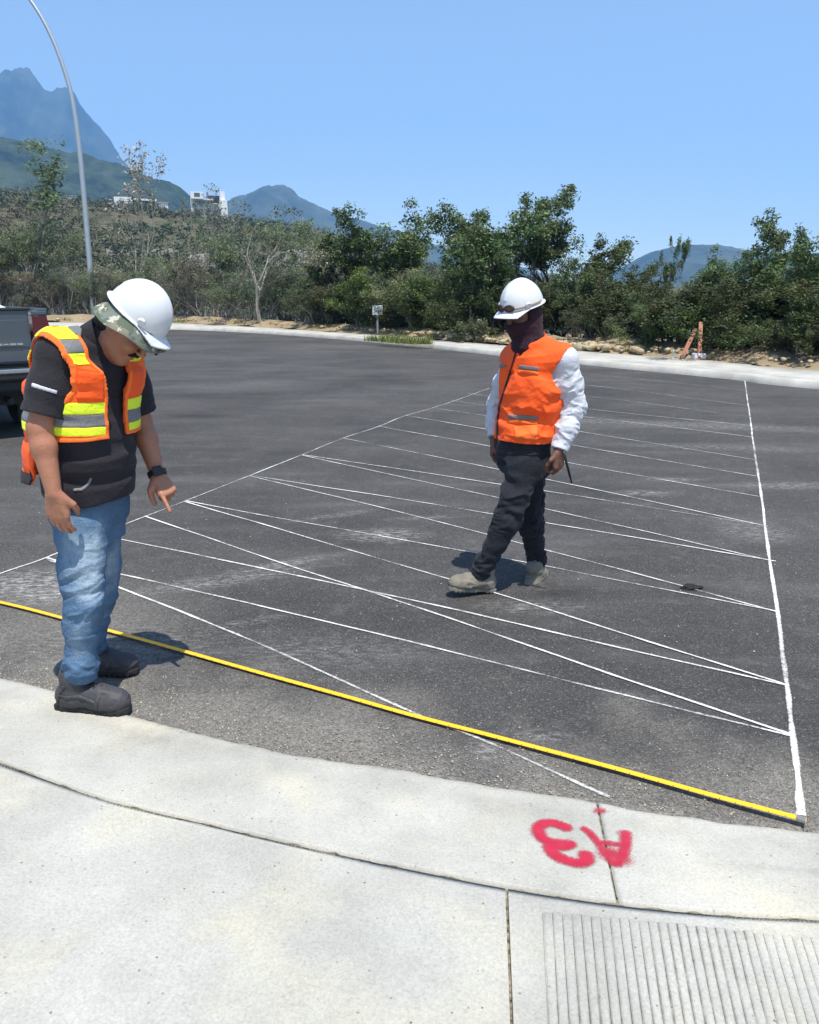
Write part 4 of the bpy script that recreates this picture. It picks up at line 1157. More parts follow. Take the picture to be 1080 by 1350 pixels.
# ================================================================== PEOPLE
class Field:
    """a solid described by distances on a grid, meshed as one continuous skin"""
    def __init__(self, lo, hi, h):
        self.lo = np.array(lo, np.float32); self.h = h
        self.n = np.ceil((np.array(hi) - lo) / h).astype(int) + 1
        self.ax = [(self.lo[i] + h * np.arange(self.n[i])).astype(np.float32) for i in range(3)]
        self.D = np.full(tuple(self.n), 0.5, np.float32)
    def sl(self, lo, hi):
        s = []
        for i in range(3):
            a = int(np.clip(math.floor((lo[i] - self.lo[i]) / self.h), 0, self.n[i])); b = int(np.clip(math.ceil((hi[i] - self.lo[i]) / self.h) + 1, 0, self.n[i]))
            s.append(slice(a, b))
        return tuple(s)
    def co(self, s):
        return self.ax[0][s[0]][:, None, None], self.ax[1][s[1]][None, :, None], self.ax[2][s[2]][None, None, :]
    def put(self, fn, lo, hi, k=0.01, op='add'):
        m = 0.05 + k
        s = self.sl([v - m for v in lo], [v + m for v in hi])
        if any(q.stop <= q.start for q in s): return self
        x, y, z = self.co(s); d = np.asarray(fn(x, y, z), np.float32); A = self.D[s]
        if op == 'add':
            hh = np.clip(0.5 + 0.5 * (A - d) / max(k, 1e-6), 0, 1); self.D[s] = A * (1 - hh) + d * hh - k * hh * (1 - hh)
        else:
            d = -d
            hh = np.clip(0.5 - 0.5 * (A - d) / max(k, 1e-6), 0, 1); self.D[s] = A * (1 - hh) + d * hh + k * hh * (1 - hh)
        return self
    def cone(self, a, b, ra, rb, k=0.01, op='add'):
        a, b = np.array(a, np.float32), np.array(b, np.float32); v = b - a; L2 = float(v @ v) + 1e-12
        def fn(x, y, z):
            px, py, pz = x - a[0], y - a[1], z - a[2]
            t = np.clip((px * v[0] + py * v[1] + pz * v[2]) / L2, 0, 1)
            return np.sqrt((px - t * v[0]) ** 2 + (py - t * v[1]) ** 2 + (pz - t * v[2]) ** 2) - (ra + (rb - ra) * t)
        r = max(ra, rb)
        return self.put(fn, np.minimum(a, b) - r, np.maximum(a, b) + r, k, op)
    def chain(self, pts, rs, k=0.02):
        for i in range(len(pts) - 1): self.cone(pts[i], pts[i + 1], rs[i], rs[i + 1], k)
        return self
    def ell(self, c, r, R=None, k=0.01, op='add'):
        c = np.array(c, np.float32); R = np.eye(3) if R is None else np.array(R); r = np.array(r, float)
        ext = np.abs(R) @ r
        def fn(x, y, z):
            p = (x - c[0], y - c[1], z - c[2]); q = [p[0] * R[0, i] + p[1] * R[1, i] + p[2] * R[2, i] for i in range(3)]
            k0 = np.sqrt(sum((q[i] / r[i]) ** 2 for i in range(3))); k1 = np.sqrt(sum((q[i] / r[i] ** 2) ** 2 for i in range(3))) + 1e-9
            return k0 * (k0 - 1) / k1
        return self.put(fn, c - ext, c + ext, k, op)
    def loft(self, secs, k=0.02, p=2.2):
        """secs: (centre, lateral axis, half width, half depth)"""
        for (c0, l0, w0, d0), (c1, l1, w1, d1) in zip(secs[:-1], secs[1:]):
            c0, c1 = np.array(c0), np.array(c1); v = c1 - c0; L = np.linalg.norm(v); u = v / L
            l0, l1 = np.array(l0), np.array(l1)
            def fn(x, y, z):
                P_ = (x - c0[0], y - c0[1], z - c0[2]); tt = (P_[0] * u[0] + P_[1] * u[1] + P_[2] * u[2]) / L; t = np.clip(tt, 0, 1); e = (tt - t) * L; e = np.sign(e) * np.maximum(np.abs(e) - .03, 0)
                lx = l0[0] + (l1[0] - l0[0]) * t; ly = l0[1] + (l1[1] - l0[1]) * t; lz = l0[2] + (l1[2] - l0[2]) * t
                il = 1 / np.sqrt(lx * lx + ly * ly + lz * lz); lx, ly, lz = lx * il, ly * il, lz * il
                fx, fy, fz = ly * u[2] - lz * u[1], lz * u[0] - lx * u[2], lx * u[1] - ly * u[0]
                q = [P_[i] - tt * L * u[i] for i in range(3)]
                a = np.abs(q[0] * lx + q[1] * ly + q[2] * lz) / (w0 + (w1 - w0) * t); b = np.abs(q[0] * fx + q[1] * fy + q[2] * fz) / (d0 + (d1 - d0) * t)
                g = (a ** p + b ** p + 1e-9) ** (1 / p); d = (g - 1) * np.minimum(w0 + (w1 - w0) * t, d0 + (d1 - d0) * t)
                return np.where(e == 0, d, np.sqrt(np.maximum(d, 0) ** 2 + e * e) + np.minimum(d, 0) * (np.abs(e) < 1e-4))
            r = max(w0, w1, d0, d1)
            self.put(fn, np.minimum(c0, c1) - r, np.maximum(c0, c1) + r, k)
        return self
    def all(self):
        return self.co((slice(None),) * 3)
    def wrinkle(self, fn, lo=None, hi=None):
        """fn gives an outward lift in metres"""
        s = self.sl(lo, hi) if lo is not None else (slice(None),) * 3
        near = np.abs(self.D[s]) < 0.05
        i = np.nonzero(near); x, y, z = (self.ax[j][s[j]][i[j]] for j in range(3))
        A = self.D[s]; A[i] -= fn(x, y, z); self.D[s] = A
        return self
    def cut(self, fn):
        x, y, z = self.all(); self.D = np.maximum(self.D, np.asarray(fn(x, y, z), np.float32)); return self
    def clone(self, D=None):
        f = object.__new__(Field); f.lo, f.h, f.n, f.ax = self.lo, self.h, self.n, self.ax; f.D = self.D.copy() if D is None else D; return f
    def mesh(self):
        D = self.D; n = D.shape; ins = D < 0
        any_ = np.zeros(tuple(k - 1 for k in n), bool); all_ = np.ones_like(any_)
        def cor(A, a, b, c): return A[a:n[0] - 1 + a, b:n[1] - 1 + b, c:n[2] - 1 + c]
        for a in (0, 1):
            for b in (0, 1):
                for c in (0, 1):
                    q = cor(ins, a, b, c); any_ |= q; all_ &= q
        I = np.nonzero(any_ & ~all_); N = len(I[0])
        idx = np.full(any_.shape, -1, np.int32); idx[I] = np.arange(N)
        val = {}
        for a in (0, 1):
            for b in (0, 1):
                for c in (0, 1): val[a, b, c] = D[I[0] + a, I[1] + b, I[2] + c]
        acc = np.zeros((N, 3), np.float32); cnt = np.zeros(N, np.float32)
        for ax in range(3):
            o = [i for i in range(3) if i != ax]
            for p in (0, 1):
                for q in (0, 1):
                    k0 = [0, 0, 0]; k0[o[0]] = p; k0[o[1]] = q; k1 = list(k0); k1[ax] = 1
                    v0, v1 = val[tuple(k0)], val[tuple(k1)]; m_ = (v0 < 0) != (v1 < 0)
                    t = np.where(m_, v0 / np.where(m_, v0 - v1, 1), 0)
                    for d in range(3):
                        acc[:, d] += np.where(m_, t if d == ax else float(k0[d]), 0)
                    cnt += m_
        V = (np.stack(I, 1) + acc / cnt[:, None]) * self.h + self.lo
        quads = []
        for ax in range(3):
            o = [(ax + 1) % 3, (ax + 2) % 3]
            s0 = [slice(None)] * 3; s1 = [slice(None)] * 3; s0[ax] = slice(0, n[ax] - 1); s1[ax] = slice(1, n[ax])
            for i in o: s0[i] = slice(1, n[i] - 1); s1[i] = slice(1, n[i] - 1)
            a, b = ins[tuple(s0)], ins[tuple(s1)]; E = np.nonzero(a != b)
            base = [E[0].copy(), E[1].copy(), E[2].copy()]
            for i in o: base[i] = base[i] + 1
            def cell(du, dv):
                c = [b_.copy() for b_ in base]; c[o[0]] = c[o[0]] - du; c[o[1]] = c[o[1]] - dv
                return idx[c[0], c[1], c[2]]
            q = np.stack([cell(1, 1), cell(0, 1), cell(0, 0), cell(1, 0)], 1)
            fl = ~a[E]; q[fl] = q[fl][:, ::-1]; quads.append(q)
        F = np.vstack(quads); F = F[(F >= 0).all(1)]
        return V, F
    def build(self, name, mat, root, org, smooth=2):
        V, F = self.mesh()
        if smooth:
            for _ in range(smooth):
                S_ = np.zeros_like(V); c = np.zeros(len(V))
                for a, b in ((0, 1), (1, 2), (2, 3), (3, 0)):
                    np.add.at(S_, F[:, a], V[F[:, b]]); np.add.at(S_, F[:, b], V[F[:, a]])
                    c += np.bincount(F[:, a], minlength=len(V)) + np.bincount(F[:, b], minlength=len(V))
                V = V * 0.5 + 0.5 * S_ / np.maximum(c, 1)[:, None]
        me = mesh_from(name, V - np.array(org, np.float32), F, mat, True)
        o = link(name, me, root)
        return o

def vec(a): return np.array(a, float)
def unit(a): a = np.array(a, float); return a / np.linalg.norm(a)
def lerp(a, b, t): return vec(a) + (vec(b) - vec(a)) * t
def folds(axis_a, axis_b, freq, amp, seed, aniso=3.0, sharp=1.0):
    """creases running round a limb: noise squeezed along the limb"""
    u = unit(vec(axis_b) - vec(axis_a)); a = unit(np.cross(u, [0.3, 0.9, 0.2])); b = np.cross(u, a)
    def fn(x, y, z):
        s = x * u[0] + y * u[1] + z * u[2]; p = x * a[0] + y * a[1] + z * a[2]; q = x * b[0] + y * b[1] + z * b[2]
        w = 0.35 * vnoise(p * freq * .5, q * freq * .5, s * freq * .4, seed + 9)
        n_ = fbm(p * freq / aniso + w, q * freq / aniso, s * freq + w * 2, seed, 2)
        return amp * (1 - np.abs(n_) * 1.6) * sharp
    return fn
def along(a, b, t0, t1, soft=0.12):
    a, b = vec(a), vec(b); v = b - a; L2 = v @ v
    def fn(x, y, z):
        t = ((x - a[0]) * v[0] + (y - a[1]) * v[1] + (z - a[2]) * v[2]) / L2
        return np.clip((t - t0) / soft, 0, 1) * np.clip((t1 - t) / soft, 0, 1)
    return fn

def hand(F_, wrist, d, back, thumb_side, curl, spread=.05, size=1.0, thumb_curl=.5, index=None):
    """palm, four unequal bent fingers, a thumb leaving the side of the palm. d: towards the fingertips, back: normal of the back of the hand,
    thumb_side: unit vector across the palm towards the thumb"""
    d = unit(d); back = unit(vec(back) - d * np.dot(back, d)); ts = unit(vec(thumb_side) - d * np.dot(thumb_side, d) - back * np.dot(thumb_side, back))
    w = vec(wrist); s = size
    lens = [.078, .086, .080, .063]; offs = [.030, .010, -.011, -.031]; base = [.088, .092, .088, .080]
    tips = []
    for i in range(4):
        k = w + d * base[i] * s + ts * offs[i] * s
        F_.cone(w + d * .012 * s + ts * offs[i] * .55 * s, k, .017 * s, .0125 * s, .012)
        F_.cone(w + d * .03 * s + ts * offs[i] * .75 * s - back * .006 * s, k - d * .012 * s - back * .008 * s, .016 * s, .013 * s, .010)
        c = curl if index is None or i > 0 else index
        p = k; ang = 0; r = .0098 * s if i < 3 else .0086 * s
        for j, fr in enumerate((.45, .32, .25)):
            ang += c[j]
            sp = ts * (offs[i] * 1.5 * spread / .05 * .05)
            dd = unit(d * math.cos(ang) - back * math.sin(ang) + sp)
            q = p + dd * lens[i] * fr * s
            F_.cone(p, q, r, r * .93, .0025 if j else .005); p = q; r *= .93
        tips.append(p)
    b0 = w + d * .022 * s + ts * .024 * s - back * .006 * s
    b1 = b0 + unit(d * .65 + ts * .75 - back * .25) * .042 * s
    b2 = b1 + unit(d * .9 + ts * (.40 - .5 * thumb_curl) - back * (.25 + .5 * thumb_curl)) * .034 * s
    b3 = b2 + unit(d * .95 + ts * (.15 - .6 * thumb_curl) - back * (.25 + .6 * thumb_curl)) * .028 * s
    F_.cone(b0, b1, .019 * s, .0125 * s, .012); F_.cone(b1, b2, .0120 * s, .0112 * s, .003); F_.cone(b2, b3, .0112 * s, .0090 * s, .003)
    return tips

def head(F_, c, L, Fw, U, s=1.0):
    R = np.stack([L, Fw, U], 1)
    def q(x, y, z): return vec(c) + R @ (np.array([x, y, z]) * s)
    def e(p, r, k, op='add'): F_.ell(q(*p), np.array(r) * s, R, k, op)
    e((0, -.012, .032), (.077, .096, .090), .02)
    e((0, .022, -.040), (.060, .070, .078), .03)
    F_.cone(q(-.045, .0, -.07), q(-.018, .066, -.102), .020 * s, .020 * s, .03); F_.cone(q(.045, .0, -.07), q(.018, .066, -.102), .020 * s, .020 * s, .03)
    e((0, .074, -.098), (.024, .020, .018), .02)
    e((.040, .062, -.028), (.026, .026, .026), .02); e((-.040, .062, -.028), (.026, .026, .026), .02)
    e((0, .082, .030), (.052, .018, .011), .014)
    e((.031, .098, .009), (.019, .015, .012), .010, 'cut'); e((-.031, .098, .009), (.019, .015, .012), .010, 'cut')
    F_.cone(q(0, .090, .018), q(0, .116, -.026), .0085 * s, .0125 * s, .010)
    e((.012, .104, -.031), (.010, .011, .008), .006); e((-.012, .104, -.031), (.010, .011, .008), .006)
    e((0, .090, -.056), (.027, .014, .007), .006); e((0, .088, -.069), (.024, .014, .008), .006)
    e((0, .102, -.0625), (.026, .010, .002), .003, 'cut')
    for sx in (-1, 1):
        e((sx * .079, -.012, -.008), (.011, .024, .034), .008); e((sx * .088, -.008, -.008), (.006, .014, .022), .005, 'cut')
    return q, R

def skin_material(name, c, dark):
    t = NT(name, 0.48, 0.4); n = t.ramp(t.noise(16, 6, .7), [(.35, 0), (.65, 1)]); n2 = t.noise(120, 3, .6)
    t.base(t.mix(n2, t.mix(n, c, dark), tuple(min(1, v * 1.12) for v in c)))
    t.b.inputs['Subsurface Weight'].default_value = .06; t.b.inputs['Subsurface Radius'].default_value = (.012, .005, .003)
    t.bump(t.math('ADD', n2, t.math('MULTIPLY', t.noise(45, 5, .7), 1.5)), .35, .004); return t.m
def cloth(name, c0, c1, rough=.85, scale=9, weave=420, bump=.25):
    t = NT(name, rough, .15); n = t.noise(scale, 5, .6); w = t.noise(weave, 2, .6)
    t.base(t.mix(t.math('ADD', t.math('MULTIPLY', n, .7), t.math('MULTIPLY', w, .3)), c0, c1)); fw = t.noise(26, 6, .62, dist=1.2)
    t.bump(t.math('ADD', t.math('MULTIPLY', fw, 1.0), t.math('MULTIPLY', w, .12)), .55, .012)
    t.b.inputs['Sheen Weight'].default_value = .06
    return t.m
M_SKIN1 = skin_material('tan_skin', (0.35, 0.155, 0.092), (0.24, 0.098, 0.056))
M_SKIN2 = skin_material('brown_skin', (0.15, 0.066, 0.045), (0.09, 0.040, 0.028))
M_BLACK = cloth('black_cloth', (0.014, 0.013, 0.016), (0.034, 0.031, 0.037))
M_ORANGE = cloth('fluorescent_orange', (0.93, 0.085, 0.010), (0.99, 0.130, 0.025), .7, 6)
M_ORANGE2 = cloth('fluorescent_light_orange', (0.95, 0.15, 0.020), (0.99, 0.20, 0.045), .7, 6)
M_YELLOW = cloth('fluorescent_yellow', (0.72, 0.88, 0.02), (0.85, 0.98, 0.06), .7, 6)
M_REFL = cloth('grey_reflective', (0.13, 0.13, 0.135), (0.22, 0.22, 0.22), .45, 12)
M_WHITEC = cloth('white_cotton', (0.48, 0.49, 0.53), (0.60, 0.61, 0.65), .85, 8)
M_DJEAN = cloth('dark_denim', (0.009, 0.010, 0.014), (0.028, 0.030, 0.038), .8, 9)
M_MASK = cloth('maroon_black_knit', (0.018, 0.009, 0.014), (0.040, 0.018, 0.026), .9, 20)
M_SHELL = plain('white_helmet_plastic', (0.60, 0.61, 0.62), 0.36, 0.5, .04, 3)
M_BOOT1 = plain('dark_grey_leather', (0.050, 0.048, 0.052), 0.6, .35, .35, 30, bump=.3)
M_SOLE1 = plain('black_rubber', (0.030, 0.029, 0.030), 0.8, .2, .2, 30)
M_BOOT2 = plain('dusty_suede', (0.19, 0.172, 0.140), 0.9, .1, .6, 14, bump=.4)
M_SOLE2 = plain('dusty_rubber', (0.20, 0.18, 0.15), 0.9, .1, .2, 30)
M_HAIR = plain('black_hair', (0.012, 0.010, 0.009), 0.6, .3, .3, 60)
M_PLAST = plain('black_plastic', (0.012, 0.012, 0.013), 0.4, .4, .1, 20)
tt = NT('blue_denim', .85, .12); oc = tt.co()
fade = tt.attr('fade'); w_ = tt.noise(260, 3, .65, vec=tt.mapv(oc, (1, 1, .18))); n_ = tt.noise(11, 5, .65)
f_ = tt.math('ADD', tt.math('MULTIPLY', fade, .34), tt.math('ADD', tt.math('MULTIPLY', w_, .25), tt.math('MULTIPLY', n_, .30)))
tt.base(tt.ramp(f_, [(.16, (0.045, 0.085, 0.155)), (.42, (0.095, 0.165, 0.26)), (.74, (0.36, 0.44, 0.51))])); fw = tt.noise(22, 6, .64, vec=tt.mapv(oc, (.7, .7, 1.3)), dist=1.3)
tt.bump(tt.math('ADD', fw, tt.math('MULTIPLY', w_, .12)), .6, .014)
M_JEAN1 = tt.m
tt = NT('camouflage', .8, .15)
k1 = tt.ramp(tt.noise(17, 3, .6, dist=.6), [(.46, 0), (.47, 1)]); k2 = tt.ramp(tt.noise(23, 3, .6, vec=tt.mapv(tt.co(), loc=(4, 2, 1)), dist=.8), [(.53, 0), (.54, 1)]); k3 = tt.ramp(tt.noise(30, 2, .6, vec=tt.mapv(tt.co(), loc=(9, 5, 3)), dist=.5), [(.62, 0), (.63, 1)])
tt.base(tt.mix(k3, tt.mix(k2, tt.mix(k1, (0.20, 0.19, 0.14), (0.10, 0.12, 0.085)), (0.15, 0.17, 0.15)), (0.42, 0.41, 0.33)))
M_CAMO = tt.m

def hard_hat(root, org, c, L, Fw, U, ridge=True, s=.90):
    """shell with rim, ridges and front brim; returns the helmet part"""
    L, Fw, U = unit(L), unit(Fw), unit(U); R = np.stack([L, Fw, U], 1); c = vec(c)
    F_ = Field(c - .24, c + .24, .0032); ce = c
    def loc(x, y, z):
        p = ((x - c[0]) / s, (y - c[1]) / s, (z - c[2]) / s); return [p[0] * R[0, i] + p[1] * R[1, i] + p[2] * R[2, i] for i in range(3)]
    def fn(x, y, z):
        l, f, u = loc(x, y, z)
        def e(rx, ry, rz):
            k0 = np.sqrt((l / rx) ** 2 + (f / ry) ** 2 + (u / rz) ** 2); k1 = np.sqrt((l / rx ** 2) ** 2 + (f / ry ** 2) ** 2 + (u / rz ** 2) ** 2) + 1e-9
            return k0 * (k0 - 1) / k1
        rid = 0.004 * np.exp(-(l / .016) ** 2) * (u > .06) if ridge else 0
        out = e(.113, .136, .152) - rid; inn = e(.107, .130, .146)
        dome = np.maximum(np.maximum(out, -inn), -u)
        # rim and brim: flat plate, a narrow lip all round and a bill in front that droops
        bill = np.clip((f - .05) / .09, 0, 1); lip = .012 + .030 * bill ** 1.2
        rr = np.sqrt((l / .113) ** 2 + (f / .136) ** 2) + 1e-6; dist = (rr - 1) * .12
        zc = -.004 - .016 * bill * np.clip(dist / .04, 0, 1.3) - .016 * bill * (l / .12) ** 2
        plate = np.maximum(np.abs(u - zc) - .0034, np.maximum(dist - lip, -(dist + .006)))
        k = .006; hh = np.clip(.5 + .5 * (dome - plate) / k, 0, 1)
        return (dome * (1 - hh) + plate * hh - k * hh * (1 - hh)) * s
    F_.put(fn, c - .2, c + .2, .001)
    o = F_.build('hard_hat', M_SHELL, root, org, 1)
    q = lambda x, y, z: tuple(c + R @ np.array([x, y, z]) * s - vec(org))
    for sx in (-1, 1):
        mb = MB().tube([q(sx * .108, .055, .022), q(sx * .118, .058, .018)], [.016, .013], 10); mb.build('accessory_slot', M_SHELL, o, smooth=False)
    mb = MB()
    for a0 in np.linspace(0, 2 * math.pi, 25)[:-1]:
        a1 = a0 + 2 * math.pi / 24
        mb.add([q(.095 * math.cos(a0), .115 * math.sin(a0), .0), q(.095 * math.cos(a1), .115 * math.sin(a1), .0), q(.095 * math.cos(a1), .115 * math.sin(a1), .035), q(.095 * math.cos(a0), .115 * math.sin(a0), .035)], [(0, 1, 2, 3)])
    mb.build('suspension_band', M_PLAST, o)
    return o, q

def boot(root, org, ankle, fwd, pitch, mat, solemat, shaft=.17, s=1.0, lace=None):
    """ankle: point on the ground (or above it) under the ankle; fwd horizontal; pitch > 0 lifts the toe, < 0 lifts the heel"""
    f = unit([fwd[0], fwd[1], 0]); u = np.array([0, 0, 1.0])
    f2 = f * math.cos(pitch) + u * math.sin(pitch); u2 = -f * math.sin(pitch) + u * math.cos(pitch); l = np.cross(u2, f2)
    R = np.stack([l, f2, u2], 1); a = vec(ankle)
    def q(x, y, z): return a + R @ (np.array([x, y, z]) * s)
    F_ = Field(a - .30, a + .30, .0042)
    def e(p, r, k): F_.ell(q(*p), np.array(r) * s, R, k)
    e((0, .148, .056), (.051, .072, .046), .02); e((0, .135, .040), (.052, .084, .030), .02); e((0, .070, .060), (.046, .080, .050), .03); e((0, -.050, .056), (.044, .050, .060), .03)
    F_.cone(q(0, .01, .07), q(0, .10, .075), .046 * s, .036 * s, .03); F_.cone(q(0, -.012, .07), q(0, -.016, shaft), .050 * s, .053 * s, .03)
    F_.cone(q(0, -.012, shaft - .01), q(0, -.014, shaft), .056 * s, .056 * s, .008)
    F_.wrinkle(lambda x, y, z: .005 * (.5 - np.abs(fbm(x * 24, y * 24, z * 40, 3, 2))))

    def flat(x, y, z): return (q(0, 0, .022) @ u2) - (x * u2[0] + y * u2[1] + z * u2[2])
    F_.cut(flat)
    b = F_.build('boot', mat, root, org, 1)
    for nm, pts, r_ in (('toe_seam', [q(.060, .095, .030), q(.052, .108, .070), q(.025, .116, .098), q(0, .119, .106), q(-.025, .116, .098), q(-.052, .108, .070), q(-.060, .095, .030)], .0042),
                        ('side_seam', [q(-.05, .095, .062), q(-.052, .03, .085), q(-.056, -.03, .078), q(-.05, -.09, .085)], .0036), ('heel_seam', [q(-.05, -.03, .125), q(-.052, -.06, .09), q(-.045, -.08, .03)], .0036)):
        decal(F_, cap_region(pts, r_ * 2.2), mat, nm, b, org, up=.0042, deep=.012)
    G_ = Field(a - .30, a + .30, .0042)
    def sole(x, y, z):
        p = (x - a[0], y - a[1], z - a[2]); X_, Y_, Z_ = [(p[0] * R[0, i] + p[1] * R[1, i] + p[2] * R[2, i]) / s for i in range(3)]
        w = np.interp(np.clip(Y_, -.10, .222), [-.10, -.06, 0, .08, .15, .195, .222], [.030, .043, .040, .043, .0515, .044, .016])
        d = np.maximum(np.abs(X_) - w, np.maximum(-.100 - Y_, Y_ - .222)); d = np.maximum(d, np.abs(Z_ - .016) - .015 + .0)
        rise = np.where((Y_ > -.02) & (Y_ < .04), .008 - Z_, -1)
        cl = np.where((np.sin(Y_ * 230) > .55) & (np.abs(X_) > w - .012), .009 - Z_, -1)
        return np.maximum(np.maximum(d, rise), cl) * s
    G_.put(sole, a - .26, a + .26, .001)
    G_.build('sole', solemat, b, org, 1)
    mb = MB(); o_ = vec(org)
    for i in range(5):
        y = .045 + i * .020; z = .134 - i * .0062
        sg = 1 if i % 2 else -1
        mb.tube([tuple(q(-.026, y + .004 * sg, z - .010) - o_), tuple(q(0, y, z + .001) - o_), tuple(q(.026, y - .004 * sg, z - .010) - o_)], .0034 * s, 5)
    mb.build('laces', lace or solemat, b, smooth=True)
    return b, q

def decal(base, region, mat, name, parent, org, up=.003, deep=.008, smooth=0):
    """a thin piece lying on a cloth: the cloth's surface lifted a little, kept where region < 0"""
    x, y, z = base.all(); D = np.maximum(np.maximum(base.D - up, -(base.D + deep)), np.asarray(region(x, y, z), np.float32))
    return base.clone(D.astype(np.float32)).build(name, mat, parent, org, smooth)
def cap_region(pts, r, dx=None):
    pts = [vec(p) for p in pts]
    def fn(x, y, z):
        d = None
        for a, b in zip(pts[:-1], pts[1:]):
            v = b - a; L2 = v @ v; px, py, pz = x - a[0], y - a[1], z - a[2]; t = np.clip((px * v[0] + py * v[1] + pz * v[2]) / L2, 0, 1)
            k = np.sqrt((px - t * v[0]) ** 2 + (py - t * v[1]) ** 2 + (pz - t * v[2]) ** 2) - r
            d = k if d is None else np.minimum(d, k)
        return d
    return fn
def ray_region(poly, Y0, Y1):
    """inside of an outline pulled in depth: used for shapes of printed or sewn pieces seen on the front of a cloth"""
    Ym = (Y0 + Y1) / 2
    A = np.array([((a - 540) / 1080 * Ym, (675 - b) / 1080 * Ym) for a, b in poly])
    def fn(x, y, z):
        Dp = (y * _c - (z - CAM_H) * _s) / Ym
        X_, Z_ = np.broadcast_arrays(x / Dp, (y * _s + (z - CAM_H) * _c) / Dp); d = np.full(X_.shape, 9.0, np.float32); ins = np.zeros(X_.shape, bool); n = len(A)
        for i in range(n):
            a, b = A[i], A[(i + 1) % n]
            d = np.minimum(d, seg_dist(X_, Z_, a, b))
            c = ((a[1] > Z_) != (b[1] > Z_)) & (X_ < (b[0] - a[0]) * (Z_ - a[1]) / (b[1] - a[1] + 1e-9) + a[0]); ins ^= c
        d = np.where(ins, -d, d)
        return np.maximum(d, np.maximum(Y0 - y, y - Y1))
    return fn

# ------------------------------------------------------------------ man bending over the tape
def man_pointing():
    org = (-1.24, 3.12, 0.0)
    root = empty('person', org)
    tag(root, 'man in orange and yellow vest and blue jeans bending his head and pointing down', 'person')
    pel, bel, che, nek = P(118, 668, 3.12), P(117, 600, 3.09), P(112, 520, 3.09), P(124, 452, 3.09)
    shR, shL = P(76, 466, 2.95), P(161, 464, 3.23)
    elR, wrR = P(52, 563, 2.88), P(71, 650, 2.84)
    elL, wrL = P(186, 556, 3.30), P(208, 627, 3.22)
    hipR, hipL = P(107, 690, 3.02), P(130, 690, 3.21)
    knR, knL = P(110, 786, 2.97), P(130, 776, 3.25)
    anR, anL = P(106, 900, 2.98), P(120, 858, 3.31)
    Lc = unit(vec(shL) - vec(shR)); Lc[2] = 0; Lc = unit(Lc); Lp = unit([.35, .94, 0])
    Fc = np.array([Lc[1], -Lc[0], 0])
    hc = vec(P(165, 432, 3.06)); Fh = unit([1, -.06, 0]); up = np.array([0, 0, 1.0]); ph = rad(47)
    Uh = unit(up * math.cos(ph) + Fh * math.sin(ph)); Fd = unit(Fh * math.cos(ph) - up * math.sin(ph)); Lh = np.cross(Uh, Fd)
    pts = [vec(p) for p in (pel, bel, che, nek, shR, shL, elR, wrR, elL, wrL)]
    secs = [(pel, Lp, .160, .138), (lerp(pel, bel, .5), unit(Lp + Lc), .166, .150), (bel, Lc, .164, .148), (lerp(bel, che, .5), Lc, .164, .140), (che, Lc, .172, .130), (lerp(che, nek, .55), Lc, .165, .115), (lerp(che, nek, .85), Lc, .10, .085)]
    # skin: one continuous body
    B = Field((-1.72, 2.62, .02), (-.80, 3.56, 1.72), .0040)
    B.loft([(c, l, w - .02, d - .02) for c, l, w, d in secs], .03)
    B.cone(lerp(nek, che, .25), hc - Uh * .045 - Fd * .01, .066, .058, .04)
    hq, hR = head(B, hc, Lh, Fd, Uh, .95)
    for sh, el, wr in ((shR, elR, wrR), (shL, elL, wrL)):
        B.cone(lerp(che, sh, .55) + np.array([0, 0, .02]), sh, .060, .062, .03); B.cone(sh, el, .052, .041, .03)
        B.cone(el, lerp(el, wr, .3), .041, .043, .02); B.cone(lerp(el, wr, .3), wr, .043, .027, .02)
    for h_, k_, a_ in ((hipR, knR, anR), (hipL, knL, anL)):
        B.cone(h_, k_, .070, .048, .03); B.cone(k_, a_, .045, .032, .03)
    hand(B, wrR, unit([.05, .06, -1]), [-.12, -.97, 0], [.97, -.12, 0], (.22, .40, .35), spread=.02, size=1.0, thumb_curl=.95)
    tipsL = hand(B, wrL, unit(vec(P(232, 668, 3.15)) - vec(wrL)), [.55, -.55, .62], [.55, -.2, .8] if False else [.5, -.75, -.1], (1.25, 1.35, .8), index=(.05, .06, .05), size=.98, thumb_curl=.9)
    B.build('body', M_SKIN1, root, org, 1)
    for sx in (-1, 1):
        bm = bmesh.new(); bmesh.ops.create_uvsphere(bm, u_segments=12, v_segments=8, radius=.0115); me = bpy.data.meshes.new('eye'); bm.to_mesh(me); bm.free(); me.materials.append(M_PLAST)
        link('eye', me, root, tuple(hq(sx * .031, .082, .008) - vec(org)))
    # moustache and hair
    H = Field(hc - .17, hc + .17, .0035)
    for sx in (-1, 1): H.cone(hq(0, .104, -.045), hq(sx * .030, .088, -.056), .0085, .0055, .004)
    H.build('moustache', M_HAIR, root, org, 1)
    H = Field(hc - .17, hc + .17, .0040)
    H.ell(hq(0, -.018, .036), (.080, .097, .093), hR, .01); H.ell(hq(0, -.06, -.02), (.068, .048, .065), hR, .02)
    def hairline(x, y, z):
        p = (x - hc[0], y - hc[1], z - hc[2]); f = sum(p[i] * Fd[i] for i in range(3)); u = sum(p[i] * Uh[i] for i in range(3))
        return np.maximum(f - .052 - .35 * np.maximum(u - .02, 0), -u - .055 - .0 * f)
    H.cut(hairline); H.wrinkle(lambda x, y, z: .002 * fbm(x * 90, y * 90, z * 90, 4, 2)); H.build('hair', M_HAIR, root, org, 1)
    # polo shirt
    T = Field((-1.72, 2.62, .86), (-.86, 3.52, 1.52), .0045)
    T.loft(secs, .035, 2.3)
    for sh in (shR, shL): T.cone(lerp(nek, che, .22) , sh, .070, .074, .05)
    T.cone(lerp(nek, che, .2), lerp(nek, hc, .38), .076, .070, .02)
